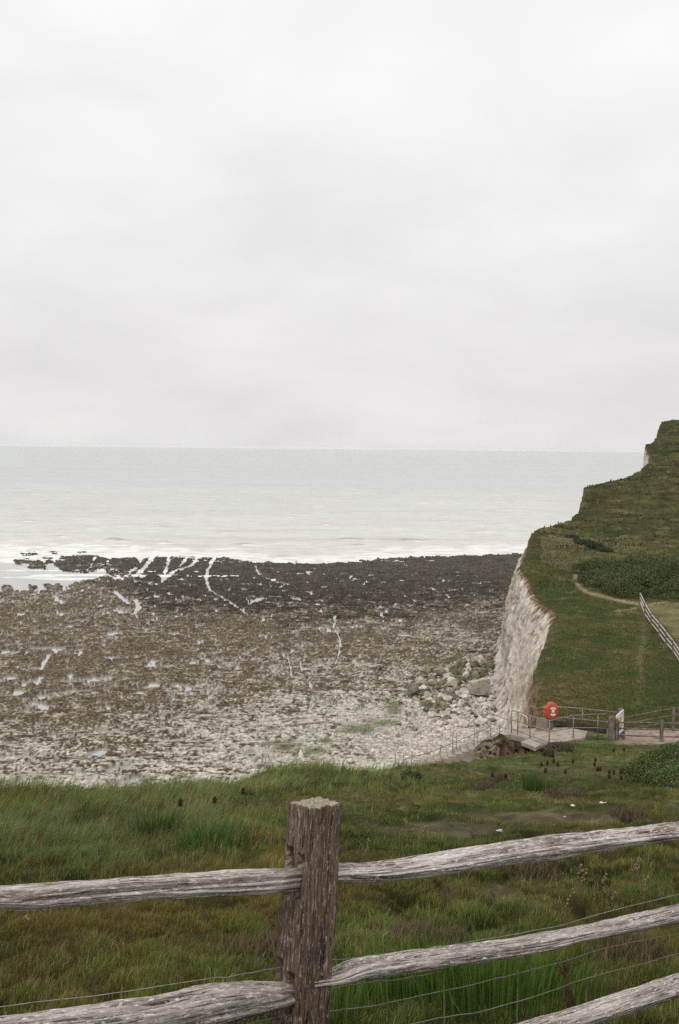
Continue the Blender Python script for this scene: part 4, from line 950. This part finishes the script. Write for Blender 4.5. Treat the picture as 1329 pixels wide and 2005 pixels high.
M['pinkfl'] = m_two('dried_petals', (.36, .24, .21), (.55, .42, .38), 60, .9, .1); g.build('petals', M['pinkfl'], fl_r, fl)
# scraps of chalk on the trodden ground
def stone_mesh(seed, sub=3, sq=(1, 1, .7), facet=.5):
    r = random.Random(seed); bm = bmesh.new(); bmesh.ops.create_icosphere(bm, subdivisions=sub, radius=1)
    planes = [(Vector((r.gauss(0, 1), r.gauss(0, 1), r.gauss(0, .8))).normalized(), r.uniform(.50, .78)) for _ in range(11)]
    for v_ in bm.verts:
        c = v_.co.copy()
        for nrm, dd_ in planes:
            k = c.dot(nrm) - dd_
            if k > 0: c -= nrm * k * 1.0
        c *= 1 + .05 * math.sin(7 * c.x + seed) * math.cos(6 * c.y + 2 * c.z)
        v_.co = Vector((c.x * sq[0], c.y * sq[1], c.z * sq[2]))
    me = bpy.data.meshes.new('stone'); bm.to_mesh(me); bm.free(); return me
def thing_mesh(name, me, mat, loc, scale, rz, label, cat, group=None):
    me = me.copy() if not me.materials else me
    if not me.materials: me.materials.append(mat)
    o = bpy.data.objects.new(name, me); COL.objects.link(o); o.location = tuple(loc); o.scale = scale if not np.isscalar(scale) else (scale,) * 3; o.rotation_euler = (0, 0, rz)
    return tag(o, label, cat, group)
sm = stone_mesh(3, 2); sm.materials.append(M['chalk'])
for px, y, r, lb in [(1131, 1579, .032, 'bright flat chalk scrap on the bare ground, left of the tuft'), (1188, 1574, .03, 'white scrap lying beside the yellow tuft below the tussocks'), (987, 1630, .03, 'lone white chalk scrap on the slope above the top right rail'), (1196, 1576, .016, 'tiny white chip right of the white scrap by the yellow tuft'), (1116, 1602, .014, 'tiny white chip in the middle of the bare patch')]:
    p = g_at(px, y); thing_mesh('chalk_stone', sm, None, p + np.array([0, 0, r * .3]), (r * 1.5, r, r * .7), random.uniform(0, 3), lb, 'stone', 'chalk scraps on the bare ground')

# ------------------------------------------------------------------ landing, railings, lifebuoy, gate
ZL = 14.8
def L(px, y, z=ZL): return at_z(np.array(float(px)), np.array(float(y)), z)
def up(p, h): return np.asarray(p) + np.array([0, 0, h])
def prism(g, poly, z0, z1):
    n_ = len(poly); V = [(p[0], p[1], z1) for p in poly] + [(p[0], p[1], z0) for p in poly]
    g.add(V, [tuple(range(n_)), tuple(range(2 * n_ - 1, n_ - 1, -1))] + [((i + 1) % n_, i, n_ + i, n_ + (i + 1) % n_) for i in range(n_)]); return g
land = [L(966, 1444), L(1000, 1437), L(1075, 1457), L(1145, 1444), L(1150, 1432), L(1110, 1424), L(1060, 1426), L(1000, 1427)]
o = prism(Geo(), [l for l in land][::-1], ZL - .35, ZL).build('concrete_landing', M['concrete'], loc=land[1]); tag(o, 'pale concrete landing slab enclosed by metal railings at the head of the steps', 'landing')
eg = [L(1084, 1421), L(1140, 1427), L(1186, 1436)]  # low dark brown strip along the far edge of the landing
g = Geo()
for p_, q_ in zip(eg[:-1], eg[1:]):
    m_ = (p_ + q_) / 2; dq = q_ - p_; g.box((m_[0], m_[1], m_[2] + .12), (np.hypot(dq[0], dq[1]) - .02, .12, .30), math.atan2(dq[1], dq[0]), .01)
tag(g.build('dark_edging', M['edge_dark'], loc=eg[1]), 'low dark edging strip along the far side of the landing', 'edging')
ZS = ZL - .9
bs = [at_d(1020, 1452, 61.5), at_d(1048, 1464, 60.2), at_d(1060, 1457, 61.2), at_d(1036, 1447, 62.6)]
g = Geo(); V = [*bs, *[np.array(p) - np.array([0, 0, .16]) for p in bs]]; g.add(V, [(0, 1, 2, 3), (7, 6, 5, 4), (1, 0, 4, 5), (2, 1, 5, 6), (3, 2, 6, 7), (0, 3, 7, 4)])
tag(g.build('broken_slab', M['concrete'], loc=bs[1]), 'broken tilted concrete slab lying in the red soil below the landing', 'slab')
# soil bank under the landing
bu = np.linspace(0, 1, 90); bv_ = np.linspace(0, 1, 44); BU, BV = np.meshgrid(bu, bv_)
pxb = lerp(928, 1068, BU); ytop = np.interp(BU, [0, .14, .25, .36, .5, .62, .72, 1], [1468, 1450, 1446, 1436, 1446, 1452, 1458, 1466]); ybot = np.interp(BU, [0, .2, .5, .8, 1], [1476, 1490, 1492, 1490, 1474])
yb_ = lerp(ytop, ybot, BV); db = lerp(np.interp(BU, [0, .4, 1], [64.4, 63.6, 61.0]), np.interp(BU, [0, .4, 1], [62.2, 59.6, 59.2]), BV ** 1.0)
Pb = at_d(pxb, yb_, db); nb = fbm(BU * 14, BV * 6, 4, 501, .6); nb2 = fbm(BU * 5, BV * 3, 2, 505)
Pb[..., 1] -= .5 * nb + .6 * nb2; Pb[..., 2] += .18 * nb
bc = lerp(C(.030, .019, .013), C(.100, .056, .034), ss(-.3, .3, nb + .4 * nb2 + .3 * (BV - .4))[..., None])
bc = lerp(bc, C(.22, .19, .14), (ss(.40, .30, BU + .05 * nb) * ss(-.2, .2, nb))[..., None] * .75)
bc = lerp(bc, C(.045, .05, .02), (ss(.2, .05, BV + .15 * nb2))[..., None] * .7)
ob = mesh('soil_bank', Pb, gridq(*BU.shape), mat=M['soil'], col=bc); tag(ob, kind='structure')

def railing(name, posts, rails_, label, h=1.0, mat='galv', pr=.025, rr=.023, cat='railing'):
    """posts: base points; rails_: lists of points"""
    b = np.mean([np.asarray(p) for p in posts], 0); root = empty(name, b, label, cat)
    for p in posts:
        p, hh = (p, h) if not isinstance(p, tuple) else p
        Geo().tube([up(p, -.15), up(p, hh * .5), up(p, hh)], pr, 8).build('post', M[mat], root, b, smooth=True)
    for r_ in rails_: Geo().tube(r_, rr, 8).build('rail', M[mat], root, b, smooth=True)
    return root
pA, pB_, pC, pD, pE = L(1001, 1435), L(1075, 1457), L(1122, 1446), L(1170, 1443), L(1188, 1443)
pm1, pm2 = lerp(pA, pB_, .17), lerp(pA, pB_, .5)
pm1[2] = pm2[2] = ZL
hts = 1.06
railing('metal_railing', [pA, pm1, pm2, pB_, pC, pD],
        [[up(pA, hts), up(pm1, hts), up(pm2, hts), up(pB_, hts)], [up(pA, .62), up(pm2, .60), up(pB_, .58)], [up(pA, .2), up(pm2, .13), up(pB_, .07)],
         [up(pB_, hts), up(pC, hts), up(pD, hts), up(pE, hts)], [up(pB_, .56), up(pC, .50), up(pD, .42), up(pE, .36)]],
        'grey tubular railing along the near side of the landing, with a corner', hts)
r1, r2, r3, r4, r5 = L(1036, 1416), L(1052, 1421), L(1064, 1421), L(1140, 1425), L(1208, 1432)
railing('metal_railing', [r3, r4, lerp(r3, r4, .36)], [[up(r1, .86), up(r2, .82), up(r3, .92), up(lerp(r3, r4, .4), .95), up(r4, .92), up(r5, .9)], [up(r3, .45), up(r4, .40), up(r5, .4)], [up(lerp(r3, r4, .3), .1), up(r4, -.0), up(lerp(r4, r5, .6), -.02)]],
        'grey handrail along the far side of the landing, behind the lifebuoy housing', .9)
# cream loops at the stair head
c1, c2, c3, c4 = L(1004, 1428), L(1012, 1427), L(1030, 1432), L(1032, 1433)
railing('stair_handrail', [c4], [[up(c1, .72), up(c2, .80), up(lerp(c2, c3, .6), .74), up(c3, .70), up(c4, .58), up(c4, .35)], [up(c1, .28), up(c2, .36), up(c3, .23)]], 'cream painted looped handrail at the head of the steps', .5, 'cream', .02, .024)
# rail going down with the steps
def at68(px, y, d): return at_d(px, y, d)
st = [(978, 1448, 66.6, 1396 + 24), (960, 1442, 67.5, 1408), (934, 1468, 67.2, 1428), (928, 1467, 68.0, 1428), (893, 1480, 68.2, 1436), (886, 1482, 67.6, 1431), (862, 1486, 68.6, 1458), (806, 1496, 69, 1470), (790, 1498, 69.2, 1476), (774, 1500, 69.4, 1478)]
posts = []
for px, y, d, yt in st:
    p = at_d(px, y, d); t_ = at_d(px, yt, d); posts.append((p, t_[2] - p[2]))
tops = lambda lst: [at_d(a, b, c) for a, b, c in lst]
b0 = posts[4][0]; rt = empty('stair_railing', b0, 'thin metal railing descending with the steps towards the beach', 'railing')
for p, hh in posts: Geo().tube([up(p, -.8), up(p, hh)], .024, 7).build('post', M['galv'], rt, b0, smooth=True)
for pl in [[(963, 1398, 66.8), (995, 1410, 66.3)], [(961, 1417, 66.9), (992, 1428, 66.3)], [(960, 1422, 67.5), (927, 1438, 68), (893, 1452, 68.2), (850, 1470, 68.6), (790, 1488, 69.2)], [(985, 1430, 67.2), (960, 1444, 67.5), (927, 1456, 68), (893, 1472, 68.2), (830, 1494, 69)]]:
    Geo().tube(tops(pl), .019, 7).build('rail', M['galv'], rt, b0, smooth=True)
g = Geo()
for i in range(16):
    t = i / 15; c = lerp(at_d(968, 1447, 67.2), at_d(770, 1512, 69.5), t); g.box((c[0], c[1], c[2] - .35), (.55, 1.6, .7), .0, .01)
tag(g.build('concrete_steps', M['concrete'], loc=at_d(870, 1490, 68)), 'concrete steps descending left from the landing behind the grassy crest', 'steps')
# lifebuoy housing
lb_c = at_d(1078, 1392, 66.5); s = 66.5 / F
root = empty('lifebuoy_housing', up(lb_c, -.95), 'round orange lifebuoy housing with white pictograms on a post by the railing', 'lifebuoy housing'); rl = np.array(root.location)
ang = rad(12)
ax = np.array([math.cos(ang), math.sin(ang), 0]); fn = np.array([math.sin(ang), -math.cos(ang), 0]); az_ = np.array([0, 0, 1.0])
out = []
def circ(a, cx, cy, r):
    dx, dy = math.cos(a), math.sin(a); p = cx * dx + cy * dy; q = p * p - (cx * cx + cy * cy - r * r)
    return p + math.sqrt(q) if q > 0 else 0
for i in range(72):
    a = i / 72 * 2 * math.pi
    r = max(circ(a, 0, -1.6, 14.8), circ(a, .4, 6.2, 11.2), circ(a, -11.6, 6.0, 4.0), circ(a, 12.0, 6.4, 4.0)) * 1.04
    out.append((math.cos(a) * r * s, math.sin(a) * r * s))
out = np.array(out); lay = [(1.0, -.02), (1.0, .10), (.96, .14), (.86, .175), (.70, .19), (.4, .20), (.05, .205)]
V = np.array([[lb_c + ax * p[0] * k + az_ * p[1] * k + fn * dz for p in out] for k, dz in lay])
fcs = [tuple(f) for f in gridq(len(lay), 72, True)] + [tuple(range(71, -1, -1)), tuple((len(lay) - 1) * 72 + j for j in range(72))]
mesh('housing', V.reshape(-1, 3), faces=fcs, mat=M['orange'], parent=root, loc=rl)
def plate(name, pts, mat, dz=.215, th=.012):
    n_ = len(pts); A = [lb_c + ax * p[0] * s + az_ * p[1] * s + fn * dz for p in pts]; Bk = [a - fn * (th + .04) for a in A]
    mesh(name, np.array(A + Bk), faces=[tuple(range(n_))] + [(i, (i + 1) % n_, n_ + (i + 1) % n_, n_ + i)[::-1] for i in range(n_)], mat=M[mat], parent=root, loc=rl, smooth=False)
def arcp(cx, cy, r0, r1, a0, a1, n_=12):
    return [(cx + r1 * math.cos(rad(lerp(a0, a1, i / n_))), cy + r1 * math.sin(rad(lerp(a0, a1, i / n_)))) for i in range(n_ + 1)] + [(cx + r0 * math.cos(rad(lerp(a1, a0, i / n_))), cy + r0 * math.sin(rad(lerp(a1, a0, i / n_)))) for i in range(n_ + 1)]
plate('pictogram', arcp(2.2, 1, 3.8, 8.0, 140, 40), 'white'); plate('pictogram', arcp(2.0, -1, 3.6, 7.4, 220, 320), 'white')
plate('pictogram', [(2 + 3.0 * math.cos(k * .3927), 1 + 3.0 * math.sin(k * .3927)) for k in range(16)], 'white')
plate('mark', [(1.2, 6.2), (2.6, 6.0), (2.6, 7.0), (1.2, 7.2)], 'black', .219, .004); plate('mark', [(1.4, -6.3), (2.4, -6.3), (2.4, -5.4), (1.4, -5.4)], 'black', .219, .004)
Geo().box(lb_c + np.array([.05, .05, -.85]), (.11, .09, 1.1), ang, .01).build('post', M['farwood'], root, rl)
bp = L(1061, 1432); tag(Geo().box(up(bp, .30) + np.array([0, .1, 0]), (.56, .05, .66), .25, .008).build('board', M['board'], loc=bp), 'plain weathered board standing left below the orange lifebuoy housing', 'board')
# gate post, gate, right-hand fence
def cleft_post(g, p, h, w, seed):
    r = random.Random(seed); n_ = 8; V = []
    for k, zz_ in enumerate([-.3, h * .3, h * .65, h * .94, h]):
        for j in range(n_):
            a = j / n_ * 6.283 + .4; q = w * (.5 + r.uniform(-.05, .05)) * (1 if k < 4 else .82) * (1 + .12 * abs(math.sin(2 * a)))
            V.append((p[0] + q * math.cos(a), p[1] + q * math.sin(a), p[2] + zz_))
    g.add(V, [tuple(f) for f in gridq(5, n_, True)] + [tuple(range(n_ - 1, -1, -1)), tuple(4 * n_ + j for j in range(n_))]); return g
gp = L(1197, 1449, 14.72); rg_ = empty('gate_post', gp, 'thick pale weathered timber gate post joining railing and gate', 'gate post')
cleft_post(Geo(), gp, 1.08, .30, 1).build('post', M['farwood'], rg_, gp); cleft_post(Geo(), L(1206, 1448, 14.72), .98, .16, 2).build('side_post', M['farwood'], rg_, gp)
ga, gb = L(1206, 1446, 14.76), L(1219.5, 1433, 14.76); rg_ = empty('gate', ga, 'small white timber gate with yellow notice and crossed braces, standing open', 'gate')
gd_ = gb - ga; ln = np.linalg.norm(gd_[:2]); rz = math.atan2(gd_[1], gd_[0]); gm = (ga + gb) / 2
def gbox(name, a, b, h0, h1, th, mat, dz=0.0):
    a = np.array(a, float); b = np.array(b, float); nrm_ = np.array([math.sin(rz), -math.cos(rz), 0])
    p = [ga + gd_ * a[0] + az_ * a[1], ga + gd_ * b[0] + az_ * b[1]]
    d_ = p[1] - p[0]; d_ /= np.linalg.norm(d_); w_ = np.cross(nrm_, d_)
    V = [q + w_ * sgn * h0 + nrm_ * (dz + k * th) for k in (-.5, .5) for q, sgn in ((p[0], -1), (p[1], -1), (p[1], 1), (p[0], 1))]
    return mesh(name, np.array(V), faces=[(3, 2, 1, 0), (4, 5, 6, 7), (0, 1, 5, 4), (1, 2, 6, 5), (2, 3, 7, 6), (3, 0, 4, 7)], mat=M[mat], parent=rg_, loc=ga, smooth=False)
gbox('top_bar', (0, 1.0), (1, 1.0), .06, 0, .06, 'white'); gbox('bottom_bar', (0, .12), (1, .12), .05, 0, .06, 'white'); gbox('mid_bar', (0.02, .52), (.98, .52), .05, 0, .05, 'white')
gbox('stile', (0.04, .1), (.04, 1.0), .05, 0, .065, 'white'); gbox('stile', (.96, .1), (.96, 1.0), .05, 0, .065, 'white')
gbox('brace', (.06, .14), (.94, .94), .045, 0, .04, 'white', .012); gbox('brace', (.06, .94), (.94, .14), .045, 0, .04, 'white', -.012)
gbox('notice_board', (.10, .76), (.60, .76), .20, 0, .02, 'white', .05); gbox('notice', (.22, .76), (.54, .76), .16, 0, .02, 'yellow', .062)
cleft_post(Geo(), L(1215, 1432, 14.72), 1.1, .22, 5).build('hinge_post', M['farwood'], rg_, ga)
def field_fence(name, posts, hts_, label, rails_per=3, w=.13, railmat='farwood', rail_r=.05, extra=(), offs=(.22, .58, .94), lastlabel=None):
    b = np.array(posts[0]); root = empty(name, b, label, 'fence')
    for i, p in enumerate(posts): cleft_post(Geo(), p, hts_[i], w, i + 40).build('post', M['farwood'], root, b)
    for i in range(len(posts) - 1):
        for k, f in enumerate(offs[:rails_per]):
            a, c_ = up(posts[i], hts_[i] * f), up(posts[i + 1], hts_[i + 1] * f); m_ = (a + c_) / 2 + np.array([0, 0, random.uniform(-.05, .05)])
            t = np.linspace(0, 1, 9)[:, None]; pts = (1 - t) ** 2 * a + 2 * t * (1 - t) * m_ + t * t * c_
            Geo().tube(pts, rail_r * np.array([.75, .9, 1, 1.05, 1.05, 1, .95, .9, .75]), 6)  .build('rail', M[railmat], root, b, smooth=True)
    return root
ff = [L(1208, 1446, 14.72), L(1295, 1451, 14.75), L(1378, 1453, 14.8)]
field_fence('rail_fence', ff, [.86, .96, .98], 'low timber rail fence running right from the gate, nearer of two', 3, .16, 'farwood', .035, offs=(.20, .56, .86))
ff = [L(1221, 1434, 14.7), L(1318, 1419, 14.7), L(1420, 1408, 14.7)]
field_fence('rail_fence', ff, [.75, .86, .9], 'low timber rail fence beyond the dirt path, farther of two by the gate', 3, .12, 'farwood', .028, offs=(.15, .55, .92))
posts = []; hs = []
for px, yt, yb in [(1257, 1160, 1187), (1267, 1180, 1207), (1280, 1201, 1229), (1296, 1219, 1248), (1310, 1236, 1266), (1324, 1254, 1286), (1340, 1275, 1309), (1358, 1299, 1336)]:
    d = 14.6 * F / (yb - 883); x = (px - CX) / F * d; zg = float(zc(np.array([x]), np.array([d]))[0]); p = np.array([x, d, zg]); tpz = at_d(px, yt, d)[2]
    posts.append(p); hs.append(tpz - zg)
field_fence('paddock_fence', posts, hs, 'pale three rail timber fence receding up the plateau at the right edge', 3, .17, 'farrail', .058, offs=(.30, .62, .93))
for px, yt, yb, d, lb in [(1087, 1104, 1120, 167, 'thin dark marker post near the cliff edge, left of a pair'), (1108, 1103, 1119, 168, 'thin dark marker post near the cliff edge, right of a pair'), (1093, 1021, 1031, 243, 'tiny lone stump post on the far skyline of the cliff edge')]:
    p0 = at_d(px, yb, d); x = p0[0]; zg = float(zc(np.array([x]), np.array([float(d)]))[0]); tz = at_d(px, yt, d)[2]; p0[2] = zg
    tag(cleft_post(Geo(), p0, max(.5, tz - zg), .16 if d < 200 else .22, px).build('marker_post', M['farwood'], loc=p0), lb, 'post')

# ------------------------------------------------------------------ boulders on the beach
def bz(px, y):
    """platform surface by nearest grid vertex"""
    i = int(np.argmin(np.abs(rows - y))); j = int(np.argmin(np.abs(cols - px))); return np.array([BX[i, j], BY[i, j], max(BZ[i, j], zt(y) - .02)])
shapes = [stone_mesh(60 + i, 3, (1, .85, .62 + .05 * (i % 3))) for i in range(7)]
lib = {k: [] for k in ('stone_pale', 'stone_moss', 'stone_green', 'stone_tan')}
for k in lib:
    for s_ in shapes: m_ = s_.copy(); m_.materials.append(M[k]); lib[k].append(m_)
def boulder(px, y, w, h, kind, si, label, group=None, rz=None):
    p = bz(px, y); mpp = p[1] / F; r = w * mpp / 2
    return thing_mesh('boulder', lib[kind][si % 7], None, p + np.array([0, 0, h * mpp * .42]), (r * 1.1, r * 1.1, h * mpp / 1.0), random.uniform(0, 6.28) if rz is None else rz, label, 'boulder', group)
bk = stone_mesh(99, 3, (1, .9, .85))
# the big block: a squared slab of fallen cliff
bm = bmesh.new(); bmesh.ops.create_cube(bm, size=2); bmesh.ops.subdivide_edges(bm, edges=bm.edges[:], cuts=9, use_grid_fill=True)
for v_ in bm.verts:
    c = v_.co; tz = 1 - .22 * (c.z < 0) * abs(c.z); kx = 1 - .13 * max(0, -c.z); c.x *= kx; c.y *= kx
    if c.z > .6: c.z += .18 * c.x - .10 * c.y
    nn = .06 * math.sin(3.1 * c.x + 2 * c.y) * math.cos(2.7 * c.z + c.x) + .03 * math.sin(9 * c.x + 7 * c.z); v_.co = c * (1 + nn)
bmesh.ops.smooth_vert(bm, verts=bm.verts[:], factor=.5, use_axis_x=True, use_axis_y=True, use_axis_z=True)
me = bpy.data.meshes.new('block'); bm.to_mesh(me); bm.free(); M['stone_block'] = m_stone('squared_block', (.52, .48, .40), (.27, .24, .18), (.16, .145, .09), .06); me.materials.append(M['stone_block'])
p = bz(937, 1368); mpp = p[1] / F
thing_mesh('boulder', me, None, p + np.array([0, 0, 1.0]), (18 * mpp, 15 * mpp, 14 * mpp), .35, 'largest squared pale block with a chipped top, among the rubble under the cliff', 'boulder')
BIG = [(958, 1316, 27, 17, 'stone_green', 1, 'large green weed covered boulder just behind the squared block, near the cliff'), (929, 1331, 25, 12, 'stone_green', 2, 'dark green low boulder left of the large green one'), (979, 1314, 14, 12, 'stone_green', 3, 'small green boulder touching the cliff foot beside the large green one'),
       (975, 1272, 24, 9, 'stone_moss', 4, 'long flat topped slab, farthest big rock along the cliff foot'), (933, 1272, 15, 9, 'stone_green', 5, 'green boulder at the far end of the rubble'), (950, 1273, 12, 9, 'stone_moss', 6, 'upright mossy boulder at the far end of the rubble'), (926, 1280, 16, 8, 'stone_moss', 0, 'brown flat boulder at the far end of the rubble'),
       (807, 1354, 28, 18, 'stone_moss', 1, 'big dark weedy boulder at the left tip of the rubble'), (803, 1368, 14, 10, 'stone_green', 2, 'green black boulder right in front of the rubble\'s left tip'), (841, 1320, 20, 13, 'stone_moss', 3, 'dark boulder on the upper left fringe of the rubble'),
       (657, 1326, 23, 12, 'stone_moss', 4, 'lone dark boulder at the end of the thin straight water channel'), (741, 1315, 15, 8, 'stone_moss', 5, 'lone small brown boulder out on the flat, right of the channel boulder'), (891, 1408, 22, 13, 'stone_moss', 6, 'squarish mossy boulder at the lower front of the pale rubble'),
       (930, 1341, 14, 8, 'stone_pale', 0, 'pale flat stone beside the big squared block'), (944, 1343, 12, 9, 'stone_moss', 1, 'tan rounded boulder right behind the big squared block'), (779, 1424, 24, 7, 'stone_moss', 2, 'dark flat rock among the green algae'), (813, 1438, 15, 8, 'stone_moss', 3, 'lone dark stone on the pale shingle'),
       (697, 1461, 27, 8, 'stone_pale', 4, 'long pale slab of rock just over the grassy crest'), (777, 1448, 20, 9, 'stone_pale', 5, 'rounded tan boulder on the pale shingle above the crest'), (879, 1428, 26, 9, 'stone_pale', 6, 'wide pale boulder with dark underside at the front of the rubble'), (599, 1327, 16, 8, 'stone_moss', 1, 'low dark rock beside the forked water channel')]
for px, y, w, h, kd, si, lb in BIG: boulder(px, y, w, h, kd, si, lb)
MP = [(800, 1356), (830, 1332), (880, 1322), (930, 1296), (990, 1262), (992, 1318), (955, 1330), (905, 1345), (890, 1372), (868, 1398), (835, 1404), (812, 1382)]
PP = [(905, 1350), (955, 1335), (988, 1325), (988, 1404), (972, 1418), (950, 1422), (915, 1432), (850, 1426), (838, 1402), (872, 1396), (890, 1374)]
def scatter(poly, n_, lo, hi, kd, label, group, mind):
    xs = [p[0] for p in poly]; ys = [p[1] for p in poly]; done = []
    tries = 0
    while len(done) < n_ and tries < 6000:
        tries += 1
        px, y = random.uniform(min(xs), max(xs)), random.uniform(min(ys), max(ys))
        if not inside(px, y, poly) or any(abs(px - a) / 1.8 + abs(y - b) < mind for a, b in done): continue
        if abs(px - 936) < 22 and 1340 < y < 1376: continue
        done.append((px, y)); w = lo + (hi - lo) * random.random() ** 1.7
        boulder(px, y, w, w * random.uniform(.42, .62), random.choice(kd), random.randrange(7), label, group)
scatter(MP, 150, 8, 28, ['stone_moss', 'stone_moss', 'stone_moss', 'stone_pale', 'stone_tan', 'stone_green'], 'dark mossy boulder in the weedy left and upper half of the rubble', 'mossy boulders of the rockfall', 4.5)
scatter(PP, 140, 8, 25, ['stone_pale', 'stone_pale', 'stone_pale', 'stone_pale', 'stone_moss'], 'rounded pale boulder in the pinkish rubble below the cliff', 'pale boulders of the rockfall', 5.0)
# small rubble between them
g_v = []; g_f = []; g_c = []; nv = 0
ico = bmesh.new(); bmesh.ops.create_icosphere(ico, subdivisions=1, radius=1); iv = np.array([v_.co[:] for v_ in ico.verts]); if_ = np.array([[v_.index for v_ in f.verts] for f in ico.faces]); ico.free()
RP = [(700, 1470), (740, 1440), (800, 1405), (812, 1345), (850, 1318), (935, 1280), (990, 1255), (992, 1420), (960, 1462), (900, 1490), (760, 1492)]
cnt = 0
while cnt < 5200:
    px, y = random.uniform(690, 992), random.uniform(1255, 1492)
    if not inside(px, y, RP): continue
    p = bz(px, y); r = random.uniform(1.1, 3.4) * p[1] / F * (1 if y < 1430 else .75)
    j = iv * (1 + .25 * rng.normal(size=(len(iv), 1))) * np.array([r, r * random.uniform(.7, 1), r * random.uniform(.45, .8)])
    g_v.append(j + p + np.array([0, 0, r * .2])); g_f.append(if_ + nv); nv += len(iv)
    moss_ = inside(px, y, MP); c = lerp(C(.24, .20, .15), C(.60, .545, .51), random.random() ** .7) if not moss_ else lerp(C(.07, .065, .035), C(.42, .38, .31), random.random() ** 1.3)
    g_c.append(np.broadcast_to(c, (len(iv), 3))); cnt += 1
M['rub'] = m_vcol('rubble_stone', 5, .75, 1.25, .9, .1, .3, .03)
tag(mesh('rubble', np.concatenate(g_v), tris=np.concatenate(g_f), mat=M['rub'], col=np.concatenate(g_c), smooth=False), 'small chalk stones strewn between the boulders and along the shingle', 'rubble', kind='stuff')
# the upright white stone just over the crest
p = at_d(590, 1492, 118); p = bz(590, 1488); mpp = p[1] / F; V = []
prof_ = [(4.6, 0), (4.4, 4), (4.8, 8), (4.0, 12), (2.2, 15), (1.5, 18), (.4, 19.5)]
for r_, h_ in prof_:
    for k_ in range(10): a = k_ / 10 * 6.283; q = r_ * (1 + .1 * math.sin(3 * a + h_)); V.append(p + np.array([(q * math.cos(a) - .05 * h_) * mpp, q * math.sin(a) * .8 * mpp, h_ * mpp - .1]))
o = mesh('upright_stone', np.array(V), faces=[tuple(f) for f in gridq(len(prof_), 10, True)] + [tuple(6 * 10 + k_ for k_ in range(10))], mat=M['white'], loc=p)
tag(o, 'small white upright pointed shape on the beach just over the crest', 'rock')

# ------------------------------------------------------------------ sea air
hz_ = bpy.data.materials.new('sea_air'); hz_.use_nodes = True; t = hz_.node_tree; t.nodes.clear()
vo = t.nodes.new('ShaderNodeVolumePrincipled'); vo.inputs['Color'].default_value = (.97, .97, .98, 1); vo.inputs['Density'].default_value = 2.6e-5; vo.inputs['Anisotropy'].default_value = 0.2
t.links.new(vo.outputs[0], t.nodes.new('ShaderNodeOutputMaterial').inputs['Volume'])
g = Geo(); g.box((0, 24000, 22.5), (120000, 52000, 49)); o = g.build('haze', hz_, loc=(0, 24000, -2)); tag(o, kind='stuff')
sc.cycles.volume_bounces = 1
